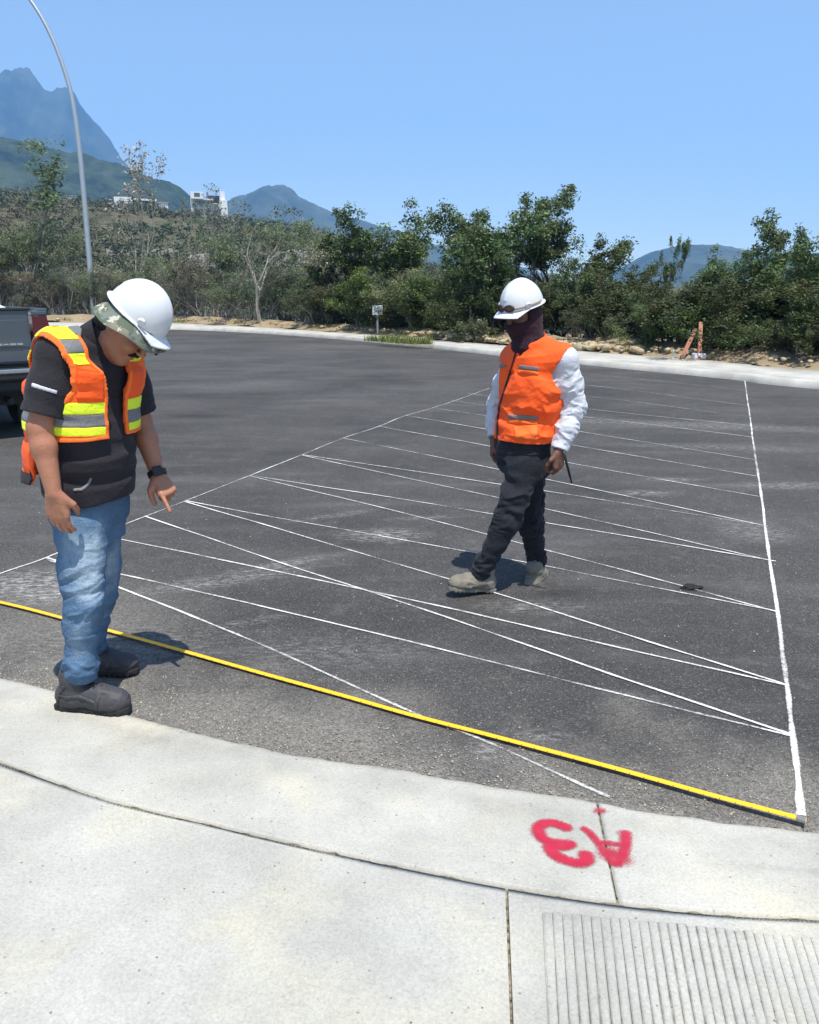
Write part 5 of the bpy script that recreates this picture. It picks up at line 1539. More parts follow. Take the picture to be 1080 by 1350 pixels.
    for sh, el in ((shR, elR), (shL, elL)):
        T.chain([sh, lerp(sh, el, .45), lerp(sh, el, .84)], [.064, .069, .071], .035)
    e1 = lerp(shR, elR, .84); e2 = lerp(shL, elL, .84); dR, dL = unit(vec(elR) - vec(shR)), unit(vec(elL) - vec(shL))
    hemz = P(150, 664, 3.0)[2]
    def ends(x, y, z):
        a = (x - e1[0]) * dR[0] + (y - e1[1]) * dR[1] + (z - e1[2]) * dR[2]; nearR = np.sqrt((x - e1[0]) ** 2 + (y - e1[1]) ** 2 + (z - e1[2]) ** 2) < .115
        b = (x - e2[0]) * dL[0] + (y - e2[1]) * dL[1] + (z - e2[2]) * dL[2]; nearL = np.sqrt((x - e2[0]) ** 2 + (y - e2[1]) ** 2 + (z - e2[2]) ** 2) < .115
        r = np.where(nearR, a, -1.); r = np.maximum(r, np.where(nearL, b, -1.))
        return np.maximum(r, hemz - z + .012 * vnoise(x * 9, y * 9, 0, 2))
    for sh, el in ((shR, elR), (shL, elL)):
        fo = folds(sh, el, 17, .006, 5, 2.2); m_ = along(sh, el, .42, 1.0, .3)
        lo = np.minimum(sh, el) - .11; hi = np.maximum(sh, el) + .11
        T.wrinkle(lambda x, y, z: fo(x, y, z) * m_(x, y, z), lo, hi)
    fo2 = folds(bel, vec(bel) + vec([.5, -.2, .75]), 9, .006, 8, 2.6)
    T.wrinkle(lambda x, y, z: fo2(x, y, z) * np.clip((1.22 - z) / .15, 0, 1))
    T.cut(ends)
    shirt = T.build('polo_shirt', M_BLACK, root, org, 1)
    C = Field(vec(nek) - .16, vec(nek) + .16, .004)
    C.cone(lerp(nek, che, .12), lerp(nek, hc, .42), .092, .080, .02); C.cone(lerp(nek, che, .3), lerp(nek, hc, .7), .078, .066, .004, 'cut')
    a_, b_ = vec(lerp(nek, hc, .46)), unit(hc - vec(nek)); C.cut(lambda x, y, z: (x - a_[0]) * b_[0] + (y - a_[1]) * b_[1] + (z - a_[2]) * b_[2])
    C.build('collar', M_BLACK, shirt, org, 1)
    decal(T, ray_region([(42, 504), (56, 509), (76, 515), (75, 520), (55, 514), (41, 510)], 2.7, 2.91), M_WHITEC, 'sleeve_print', shirt, org)
    decal(T, ray_region([(96, 644), (107, 643), (114, 638), (119, 629), (122, 631), (117, 641), (109, 647), (97, 648)], 2.7, 3.02), M_REFL, 'hem_piping', shirt, org)
    # vest
    W = Field((-1.76, 2.62, .90), (-.82, 3.56, 1.52), .0042)
    W.loft([(vec(c) - Fc * (.044, .038, .028, .020, .010, 0, 0)[i], l, w + .026 + (.004 if i < 3 else 0), d + .038 + (.006 if i < 3 else 0)) for i, (c, l, w, d) in enumerate(secs)], .035, 2.3)
    for sh in (shR, shL): W.cone(lerp(nek, che, .22), lerp(nek, sh, .90), .086, .094, .05)
    W.cone(lerp(nek, che, .2), lerp(nek, hc, .25), .094, .090, .03)
    fo3 = folds(che, vec(che) + vec([.25, -.1, 1]), 11, .005, 12, 2.0)
    W.wrinkle(lambda x, y, z: fo3(x, y, z) * np.clip((z - .96) / .1, 0, 1))
    outer = W.clone()
    ch = vec(che)
    def lf(x, y, z):
        return (x - ch[0]) * Lc[0] + (y - ch[1]) * Lc[1], (x - ch[0]) * Fc[0] + (y - ch[1]) * Fc[1]
    zf, zb = P(135, 581, 2.93)[2], P(35, 628, 3.12)[2]
    def hem_h(f): return zb + (zf - zb) * np.clip((f + .11) / .07, 0, 1)
    def region(x, y, z):
        l, f = lf(x, y, z); wob = .008 * vnoise(z * 9, 0, 0, 5)
        v = np.clip((z - 1.27) / .14, 0, 1)
        opening = np.where(f > -.02, (.048 + wob + .035 * v) - np.abs(l + .012), -1)         # open front, wider at the neck
        hem = hem_h(f) - z + .006 * vnoise(x * 12, y * 12, 0, 7)
        arm = -1.0
        for sh in (shR, shL):
            s_ = vec(sh); sg = 1 if sh is shL else -1
            rr = np.sqrt(((x - s_[0]) * Fc[0] + (y - s_[1]) * Fc[1]) ** 2 * 1.25 + ((z - s_[2] + .06) * .80) ** 2)
            arm = np.maximum(arm, np.where(l * sg > .095, .098 - rr, -1))
        nk = .088 - np.sqrt((x - nek[0] - .03) ** 2 + (y - nek[1]) ** 2 + ((z - nek[2] - .055) * 1.0) ** 2)
        return np.maximum(np.maximum(opening, hem), np.maximum(arm, nk))
    def zone(lo, hi, extra=None):
        def fn(x, y, z):
            l, f = lf(x, y, z); zz = z + .05 * np.clip(f, -.2, .2) - .03 * np.clip(-l, -.2, .2)
            r = np.maximum(lo - zz, zz - hi); r = np.maximum(r, region(x, y, z) + .004)
            return r if extra is None else np.maximum(r, extra(x, y, z))
        return fn
    x, y, z = W.all(); reg = region(x, y, z).astype(np.float32)
    W.D = np.maximum(np.maximum(W.D, -(W.D + .013)), reg)
    vest = W.build('safety_vest', M_ORANGE, root, org, 1)
    def zz_at(px, py, Yv):
        p = vec(P(px, py, Yv)); l, f = lf(p[0], p[1], p[2]); return float(p[2] + .05 * f - .03 * (-l))
    za = [zz_at(118, v, 2.90) for v in (532, 548, 565, 577)]
    decal(outer, zone(za[1], za[0]), M_YELLOW, 'yellow_strip', vest, org); decal(outer, zone(za[2], za[1]), M_REFL, 'reflective_strip', vest, org); decal(outer, zone(za[3], za[2]), M_YELLOW, 'yellow_strip', vest, org)
    zc_ = [zz_at(118, v, 2.95) for v in (448, 465, 480)]
    decal(outer, zone(zc_[0], 2.0, lambda x, y, z: .056 - np.abs(lf(x, y, z)[0] + .012)), M_YELLOW, 'yellow_yoke', vest, org)
    decal(outer, zone(zc_[1], zc_[0]), M_REFL, 'reflective_strip', vest, org); decal(outer, zone(zc_[2], zc_[1]), M_YELLOW, 'yellow_strip', vest, org)
    decal(outer, ray_region([(88, 430), (104, 429), (108, 434), (107, 444), (98, 440), (92, 434)], 2.7, 3.05), M_REFL, 'shoulder_patch', vest, org, up=.006)
    decal(outer, ray_region([(103, 489), (137, 492), (137, 527), (101, 526)], 2.6, 3.02), M_ORANGE, 'chest_pocket', vest, org, up=.007)
    # orange binding along the opening, black lower hem at the back
    def bind(x, y, z): r = region(x, y, z); return np.maximum(r, -(r + .014))
    decal(outer, lambda x, y, z: np.maximum(np.maximum(bind(x, y, z), .02 - lf(x, y, z)[1]), 1.02 - z), M_ORANGE2, 'front_binding', vest, org, up=.005)
    decal(outer, lambda x, y, z: np.maximum(np.maximum(region(x, y, z), z - hem_h(lf(x, y, z)[1]) - .045), lf(x, y, z)[1] + .10), M_BLACK, 'hem_panel', vest, org)
    # jeans
    J = Field((-1.62, 2.72, .06), (-.92, 3.54, 1.04), .0045)
    J.loft([(lerp(pel, bel, .5), Lp, .150, .132), (pel, Lp, .152, .130), (lerp(pel, lerp(hipR, hipL, .5), 1.3), Lp, .148, .112)], .03)
    cuffR, cuffL = lerp(knR, anR, .94), lerp(knL, anL, .95)
    J.chain([hipR, lerp(hipR, knR, .6), knR, lerp(knR, anR, .35), lerp(knR, anR, .8), cuffR], [.092, .082, .074, .062, .058, .063], .03)
    J.chain([hipL, lerp(hipL, knL, .6), knL, lerp(knL, anL, .35), lerp(knL, anL, .8), cuffL], [.090, .080, .070, .062, .058, .063], .03)
    for h_, k_, a_ in ((hipR, knR, cuffR), (hipL, knL, cuffL)):
        for p, q, fr, am, t0, t1, sd in ((k_, a_, 23, .015, .62, 1.02, 3), (h_, vec(a_) + [.25, 0, 0], 13, .008, .05, .85, 6), (h_, vec(k_) + [.2, 0, 0], 19, .010, .66, 1.4, 9), (h_, k_, 34, .004, .1, 1.4, 19)):
            fo = folds(p, vec(q) + vec([.10, .0, .0]), fr, am, sd, 2.4); m_ = along(p, q, t0, t1, .15)
            J.wrinkle(lambda x, y, z: fo(x, y, z) * m_(x, y, z) - am * .35 * m_(x, y, z), np.minimum(p, q) - .14, np.maximum(p, q) + .14)
    for k_, a_ in ((knR, cuffR), (knL, cuffL)):
        d_ = unit(vec(a_) - vec(k_)); J.put(lambda x, y, z: np.where(np.sqrt((x - a_[0]) ** 2 + (y - a_[1]) ** 2) < .12, (x - a_[0]) * -d_[0] + (y - a_[1]) * -d_[1] + (z - a_[2]) * -d_[2], .3), vec(a_) - [.1, .1, .12], vec(a_) + [.1, .1, .02], .002, 'cut')
    topz = P(150, 622, 3.0)[2]; J.cut(lambda x, y, z: z - topz + 0 * x)
    jo = J.build('jeans', M_JEAN1, root, org, 1)
    n = len(jo.data.vertices); co = np.zeros(n * 3, np.float32); jo.data.vertices.foreach_get('co', co); co = co.reshape(-1, 3) + np.array(org)
    fade_ = np.zeros(n)
    for h_, k_, a_ in ((hipR, knR, anR), (hipL, knL, anL)):
        for p, q, r0, am in ((vec(h_) + [.045, -.075, -.03], lerp(h_, k_, .75) + [.04, -.075, 0], .13, 1.0), (lerp(k_, a_, .1) + [.03, -.07, 0], lerp(k_, a_, .6) + [.0, -.07, 0], .09, .55)):
            v = q - p; t = np.clip(((co - p) @ v) / (v @ v), 0, 1); dd = np.linalg.norm(co - p - t[:, None] * v, axis=1); fade_ = np.maximum(fade_, am * np.clip(1.0 - (dd / r0) ** 1.5, 0, 1))
    set_attr(jo.data, 'fade', np.clip(fade_ * (.8 + .4 * fbm(co[:, 0] * 14, co[:, 1] * 14, co[:, 2] * 14, 5, 3)) + .08, 0, 1))
    # boots
    boot(root, org, (anR[0] - .012, anR[1], .012), (1, -.13), 0.0, M_BOOT1, M_SOLE1, .15, .97, M_PLAST)
    boot(root, org, (anL[0] - .012, anL[1], .010), (1, -.02), 0.0, M_BOOT1, M_SOLE1, .15, .97, M_PLAST)
    # camouflage sun hat under the helmet
    rim = []; hb = MB()
    N = 64
    rows = [(.086, .100, .030, 0), (.090, .103, .000, 0), (.106, .117, -.020, .3), (.128, .134, -.044, .8), (.144, .147, -.062, 1)]
    Ut = unit(up * math.cos(rad(34)) + Fh * math.sin(rad(34))); Ft = unit(Fh * math.cos(rad(34)) - up * math.sin(rad(34))); hatc = hc + Uh * .069
    def ringp(a, r): 
        rx, ry, zz, e = r
        return hatc + Lh * rx * math.cos(a) + Ft * ry * math.sin(a) + Ut * (zz + e * (.006 * math.sin(2 * a + 1) + .005 * math.sin(5 * a)))
    V = []; 
    for sgn in (0, -.003):
        for r in rows:
            for k in range(N): V.append(tuple(ringp(2 * math.pi * k / N, r) + Uh * sgn - vec(org)))
    Fc_ = []; m0 = len(rows) * N
    for i in range(len(rows) - 1):
        for k in range(N):
            q = (i * N + k, i * N + (k + 1) % N, (i + 1) * N + (k + 1) % N, (i + 1) * N + k); Fc_.append(q); Fc_.append(tuple(m0 + j for j in q[::-1]))
    e0 = (len(rows) - 1) * N
    for k in range(N): Fc_.append((e0 + k, e0 + (k + 1) % N, m0 + e0 + (k + 1) % N, m0 + e0 + k))
    link('sun_hat', mesh_from('sun_hat', V, np.array(Fc_), M_CAMO, True), root)
    Hp = unit(up * math.cos(rad(43)) + Fh * math.sin(rad(43))); Hf = unit(Fh * math.cos(rad(43)) - up * math.sin(rad(43)))
    hat, hhq = hard_hat(root, org, hc + Uh * .068 + Fd * .004, Lh, Hf, Hp, s=.87)
    MB().tube([tuple(hhq(-.03, .150, -.012)), tuple(hhq(-.035, .158, -.045)), tuple(hhq(-.036, .160, -.066))], [.007, .008, .007], 6).build('strap_end', M_PLAST, hat, smooth=True)
    # watch on the left wrist
    wv = unit(vec(wrL) - vec(elL)); wc = vec(lerp(elL, wrL, .96)); K = Field(wc - .07, wc + .07, .003)
    K.cone(wc - wv * .011, wc + wv * .011, .0385, .0375, .002); K.cut(lambda x, y, z: np.abs((x - wc[0]) * wv[0] + (y - wc[1]) * wv[1] + (z - wc[2]) * wv[2]) - .012)
    wa = K.build('wrist_watch', M_PLAST, root, org, 1)
    nb = unit(np.array([.3, -.8, .5]) - wv * np.dot([.3, -.8, .5], wv)); sd = np.cross(wv, nb); Rm = Matrix(np.stack([wv, sd, nb], 1).tolist())
    MB().box(tuple(wc + nb * .039 - vec(org)), (.040, .038, .012), Rm, bev=.004).build('watch_case', M_PLAST, wa)
    return root
man_pointing()

# ------------------------------------------------------------------ man walking across the bays
def man_walking():
    org = (.56, 4.40, 0.0)
    root = empty('person', org)
    tag(root, 'man in orange vest, white sleeves and dark face mask walking over the chalk lines', 'person')
    pel, wai, che, nek = P(688, 602, 4.40), P(698, 560, 4.40), P(705, 505, 4.40), P(700, 450, 4.40)
    L = unit([.66, -.75, 0]); Fw = np.array([L[1], -L[0], 0]); Lp = unit([.52, -.85, 0])
    shL, shR = vec(P(744, 474, 4.28)), vec(P(678, 474, 4.54))
    elL, wrL = P(758, 537, 4.30), P(737, 594, 4.22)
    elR, wrR = P(656, 535, 4.66), P(652, 578, 4.56)
    hipL, hipR = P(692, 612, 4.33), P(698, 612, 4.48)
    knL, knR = P(668, 688, 4.27), P(700, 690, 4.50)
    anL, anR = P(631, 760, 4.31), P(709, 744, 4.56)
    up = np.array([0, 0, 1.0]); hc = vec(P(690, 414, 4.38)); Fh = unit([-.80, -.60, 0]); ph = rad(16)
    Uh = unit(up * math.cos(ph) + Fh * math.sin(ph)); Fd = unit(Fh * math.cos(ph) - up * math.sin(ph)); Lh = np.cross(Uh, Fd)
    secs = [(pel, Lp, .146, .112), (wai, L, .148, .116), (lerp(wai, che, .6), L, .158, .120), (che, L, .168, .120), (lerp(che, nek, .55), L, .150, .100), (lerp(che, nek, .85), L, .09, .075)]
    B = Field((.12, 3.95, .02), (1.02, 4.90, 1.72), .0042)
    B.loft([(c, l, w - .02, d - .02) for c, l, w, d in secs], .03)
    B.cone(lerp(nek, che, .2), hc - Uh * .05 - Fd * .01, .060, .054, .03)
    hq, hR = head(B, hc, Lh, Fd, Uh, .93)
    for sh, el, wr in ((shL, elL, wrL), (shR, elR, wrR)):
        B.cone(lerp(che, sh, .6) + np.array([0, 0, .02]), sh, .055, .056, .03); B.cone(sh, el, .050, .040, .03); B.cone(el, wr, .042, .028, .02)
    for h_, k_, a_ in ((hipL, knL, anL), (hipR, knR, anR)):
        B.cone(h_, k_, .066, .044, .03); B.cone(k_, a_, .042, .029, .03)
    tl = hand(B, wrL, unit([.02, -.10, -1]), [.75, -.65, .05], [-.65, -.72, 0], (.75, .95, .6), size=1.0, thumb_curl=.8)
    hand(B, wrR, unit([-.06, -.15, -1]), [-.8, .3, 0], [-.45, -.8, 0], (.45, .6, .4), size=1.0, thumb_curl=.5)
    B.build('body', M_SKIN2, root, org, 1)
    for sx in (-1, 1):
        bm = bmesh.new(); bmesh.ops.create_uvsphere(bm, u_segments=12, v_segments=8, radius=.0112); me = bpy.data.meshes.new('eye'); bm.to_mesh(me); bm.free(); me.materials.append(M_PLAST)
        link('eye', me, root, tuple(hq(sx * .031, .082, .008) - vec(org)))
    # knitted mask over mouth, cheeks and neck
    K = Field(hc - .26, hc + .17, .0042)
    K.ell(hq(0, .030, -.044), (.071, .088, .088), hR, .02); K.ell(hq(0, -.014, -.005), (.085, .096, .10), hR, .03); K.cone(hq(0, .09, -.01), hq(0, .118, -.03), .013, .018, .02)
    K.cone(lerp(nek, che, .12), hc - Uh * .06 - Fd * .005, .084, .072, .04); K.ell(lerp(nek, che, .12) + Fw * .04, (.085, .075, .05), np.stack([L, Fw, up], 1), .03)
    def slit(x, y, z):
        p = (x - hc[0], y - hc[1], z - hc[2]); f = sum(p[i] * Fd[i] for i in range(3)); u = sum(p[i] * Uh[i] for i in range(3))
        return np.maximum(np.where(f > .03, np.minimum(u + .020, .060 - u), -1), u - .085)
    K.cut(slit); K.wrinkle(lambda x, y, z: .004 * (1 - np.abs(fbm(x * 18, y * 18, z * 34, 3, 2)) * 1.5) * (z < hc[2] - .05))
    K.build('face_mask', M_MASK, root, org, 1)
    # white long sleeved shirt
    T = Field((.22, 3.98, .80), (1.00, 4.86, 1.50), .0042)
    T.loft(secs, .03, 2.3)
    for sh in (shL, shR): T.cone(lerp(nek, che, .25), sh, .062, .064, .04)
    T.chain([shL, lerp(shL, elL, .5), elL, lerp(elL, wrL, .5), lerp(elL, wrL, .97)], [.066, .062, .056, .050, .044], .04)
    T.chain([shR, lerp(shR, elR, .5), elR, lerp(elR, wrR, .5), lerp(elR, wrR, .97)], [.066, .062, .056, .050, .044], .04)
    for sh, el, wr in ((shL, elL, wrL), (shR, elR, wrR)):
        for p, q, fr, am, t0, t1, sd in ((sh, el, 27, .007, .1, 1.1, 2), (el, wr, 30, .008, -.1, 1.1, 5)):
            fo = folds(p, vec(q) + vec([.03, 0, 0]), fr, am, sd, 2.0); m_ = along(p, q, t0, t1, .2)
            T.wrinkle(lambda x, y, z: (fo(x, y, z) - am * .4) * m_(x, y, z), np.minimum(p, q) - .10, np.maximum(p, q) + .10)
    for el, wr in ((elL, wrL), (elR, wrR)):
        a_ = vec(lerp(el, wr, .98)); d_ = unit(vec(wr) - vec(el)); T.put(lambda x, y, z: np.where(np.sqrt((x - a_[0]) ** 2 + (y - a_[1]) ** 2) < .09, -((x - a_[0]) * d_[0] + (y - a_[1]) * d_[1] + (z - a_[2]) * d_[2]), .3), a_ - .08, a_ + .08, .002, 'cut')
    hz_ = P(690, 585, 4.3)[2]
    tor = vec(pel)
    T.cut(lambda x, y, z: np.where(((x - tor[0]) ** 2 + (y - tor[1]) ** 2) < .19 ** 2, hz_ - z, -1.0))
    T.build('white_shirt', M_WHITEC, root, org, 1)
    # vest
    W = Field((.22, 3.98, .86), (1.00, 4.86, 1.50), .0040)
    W.loft([(c, l, w + .019 + (.004 if i < 2 else 0), d + .019 + (.004 if i < 2 else 0)) for i, (c, l, w, d) in enumerate(secs)], .03, 2.4)
    for sh in (shL, shR): W.cone(lerp(nek, che, .25), lerp(nek, sh, .92), .076, .082, .05)
    W.cone(lerp(nek, che, .2), lerp(nek, hc, .20), .088, .082, .03)
    fo = folds(wai, vec(wai) + vec([.45, -.2, .8]), 12, .013, 31, 2.0); fo4 = folds(che, vec(che) + vec([-.5, -.1, .8]), 17, .008, 35, 2.4)
    ztop = P(700, 490, 4.3)[2]
    W.wrinkle(lambda x, y, z: (fo(x, y, z) + fo4(x, y, z) - .008) * np.clip((ztop + .06 - z) / .12, .15, 1))
    # pocket bags lift off the front
    ch = vec(che)
    def lf(x, y, z): return (x - ch[0]) * L[0] + (y - ch[1]) * L[1], (x - ch[0]) * Fw[0] + (y - ch[1]) * Fw[1]
    outer = W.clone()
    zh = P(690, 590, 4.28)[2]
    def region(x, y, z):
        l, f = lf(x, y, z)
        hem = zh + .02 * np.clip(f, -.15, .15) - z + .006 * vnoise(x * 11, y * 11, 0, 4)
        arm = -1.0
        for s_, sg in ((shL, 1), (shR, -1)):
            rr = np.sqrt(((x - s_[0]) * Fw[0] + (y - s_[1]) * Fw[1]) ** 2 * 1.25 + ((z - s_[2] + .055) * .78) ** 2)
            arm = np.maximum(arm, np.where(l * sg > .100, .092 - rr, -1))
        nk = .092 - np.sqrt((x - nek[0] - Fw[0] * .03) ** 2 + (y - nek[1] - Fw[1] * .03) ** 2 + ((z - nek[2] - .05) * .9) ** 2)
        nk = np.maximum(nk, np.where(f > .02, (z - (nek[2] - .075)) * .62 - np.abs(l), -1))
        return np.maximum(np.maximum(hem, arm), nk)
    x, y, z = W.all(); W.D = np.maximum(np.maximum(W.D, -(W.D + .013)), region(x, y, z).astype(np.float32))
    vest = W.build('safety_vest', M_ORANGE, root, org, 1)
    front = lambda poly: ray_region(poly, 3.9, 4.45)
    decal(outer, front([(685, 481), (711, 484), (711, 489), (683, 486)]), M_REFL, 'pocket_strip', vest, org, up=.006)
    decal(outer, front([(683, 487), (711, 490), (710, 494), (682, 491)]), M_ORANGE2, 'pocket_edge', vest, org, up=.006)
    decal(outer, front([(655, 480), (667, 480), (667, 484), (655, 485)]), M_REFL, 'pocket_strip', vest, org, up=.006)
    decal(outer, front([(670, 546), (710, 549), (710, 554), (670, 552)]), M_REFL, 'pocket_strip', vest, org, up=.006)
    decal(outer, front([(669, 553), (709, 555), (709, 560), (669, 557)]), M_ORANGE2, 'pocket_edge', vest, org, up=.006)
    decal(outer, front([(677, 562), (709, 560), (708, 580), (680, 578)]), M_ORANGE2, 'pocket_bag', vest, org, up=.006)
    decal(outer, front([(681.5, 455), (684, 456), (674, 488), (672, 489)]), M_BLACK, 'zipper', vest, org, up=.004)
    decal(outer, front([(672, 488), (674.5, 488), (658, 540), (656, 588), (653.5, 588), (655.5, 540)]), M_BLACK, 'zipper', vest, org, up=.004)
    # jeans
    J = Field((.18, 3.98, .06), (.98, 4.88, 1.00), .0045)
    J.loft([(lerp(pel, wai, .55), Lp, .150, .118), (pel, Lp, .152, .122), (lerp(pel, lerp(hipL, hipR, .5), 1.8), Lp, .148, .115)], .03)
    cuL, cuR = lerp(knL, anL, .99), lerp(knR, anR, 1.0)
    J.chain([hipL, lerp(hipL, knL, .55), knL, lerp(knL, anL, .4), cuL], [.088, .078, .066, .055, .055], .03)
    J.chain([hipR, lerp(hipR, knR, .55), knR, lerp(knR, anR, .4), cuR], [.088, .076, .062, .054, .054], .03)
    for h_, k_, a_ in ((hipL, knL, cuL), (hipR, knR, cuR)):
        for p, q, fr, am, t0, t1, sd in ((k_, a_, 26, .015, .45, 1.02, 3), (h_, a_, 15, .013, .0, .8, 6), (h_, k_, 24, .012, .7, 1.35, 9)):
            fo5 = folds(p, vec(q) + vec([.12, 0, 0]), fr, am, sd, 2.2); m_ = along(p, q, t0, t1, .15)
            J.wrinkle(lambda x, y, z: (fo5(x, y, z) - am * .35) * m_(x, y, z), np.minimum(p, q) - .12, np.maximum(p, q) + .12)
    for k_, a_ in ((knL, cuL), (knR, cuR)):
        d_ = unit(vec(a_) - vec(k_)); J.put(lambda x, y, z: np.where(np.sqrt((x - a_[0]) ** 2 + (y - a_[1]) ** 2) < .11, -((x - a_[0]) * d_[0] + (y - a_[1]) * d_[1] + (z - a_[2]) * d_[2]), .3), vec(a_) - [.1, .1, .12], vec(a_) + [.1, .1, .02], .002, 'cut')
    jo = J.build('jeans', M_DJEAN, root, org, 1)
    decal(J, front([(652, 592), (724, 594), (724, 601), (652, 599)]), M_BLACK, 'belt', jo, org, up=.004)
    boot(root, org, (anL[0] + .01, anL[1], .012), (-.86, -.30), rad(9), M_BOOT2, M_SOLE2, .15, .89, M_SOLE2)
    boot(root, org, (anR[0] + .01, anR[1] , anR[2] - .115), (-.62, -.78), rad(-34), M_BOOT2, M_SOLE2, .14, .88, M_SOLE2)
    hat, hhq = hard_hat(root, org, hc + Uh * .045, Lh, Fd, Uh)
    # goggles pushed up on the brim
    go = MB()
    for sx in (-1, 1):
        c = [hhq(sx * .034 + .030 * math.cos(a), .140 - .25 * abs(sx * .034 + .03 * math.cos(a)), .020 + .018 * math.sin(a)) for a in np.linspace(0, 6.283, 13)]
        go.tube(c, .0045, 6, False)
    go.tube([hhq(-.006, .139, .024), hhq(.006, .139, .024)], .004, 6)
    g = go.build('goggles', plain('dark_frame', (.05, .025, .025), .4, .4), hat, smooth=True)
    for sx in (-1, 1):
        V = [hhq(sx * .034 + .028 * math.cos(a), .139 - .25 * abs(sx * .034 + .028 * math.cos(a)), .020 + .016 * math.sin(a)) for a in np.linspace(0, 6.283, 13)[:-1]]
        link('lens', mesh_from('lens', V, [tuple(range(12))], plain('smoked_lens', (.06, .035, .035), .15, .6)), g)
    st = MB(); st.tube([hhq(.116 * math.cos(a), .139 * math.sin(a), .020 - .010 * math.cos(a * 2)) for a in np.linspace(.55, 2 * math.pi - 3.6 + 3.15 + .0, 3)], .001, 4)
    ps = [hhq(.1155 * math.cos(a), .1385 * math.sin(a), .016) for a in np.linspace(-.35, 1.05, 12)]
    MB().tube(ps, .006, 6).build('strap', plain('tan_strap', (.33, .25, .2), .8), g, smooth=True)
    # marker held in the left hand
    a = vec(P(746, 606, 4.17)); b = vec(P(754, 637, 4.17))
    pen = MB().tube(shift([tuple(a + (a - b) * .35), tuple(a), tuple(lerp(a, b, .7)), tuple(lerp(a, b, .72)), tuple(b)], tuple(a)), [.0065, .0065, .0065, .0048, .0040], 8).build('marker_pen', M_PLAST, None, tuple(a), True)
    tag(pen, 'thin black marker pen held in the walking man\'s hand', 'marker')
    return root
man_walking()
# ================================================================== PICKUP TRUCK, its rear corner in view
tt = NT('grey_blue_car_paint', .28, .5); nz = tt.noise(1.6, 4)
tt.base(tt.mix(nz, (0.070, 0.085, 0.105), (0.092, 0.108, 0.130))); tt.b.inputs['Metallic'].default_value = .35; tt.b.inputs['Coat Weight'].default_value = .5
tt.b.inputs['Roughness'].default_value = .34
M_PAINT = tt.m
M_CHROME = plain('worn_chrome', (0.62, 0.62, 0.62), .22, .5, .08, 8, 1.0)
tt = NT('tail_lamp_red', .12, .6); tt.base((0.085, 0.010, 0.018)); M_TAIL = tt.m
M_TRIM = plain('dark_trim_plastic', (0.020, 0.021, 0.023), .55, .35, .2, 15)
M_TYRE = plain('tyre_rubber', (0.022, 0.022, 0.022), .9, .2, .2, 30)
tt = NT('tinted_car_glass', .05, .6); tt.base((0.015, 0.02, 0.022)); M_CGLASS = tt.m
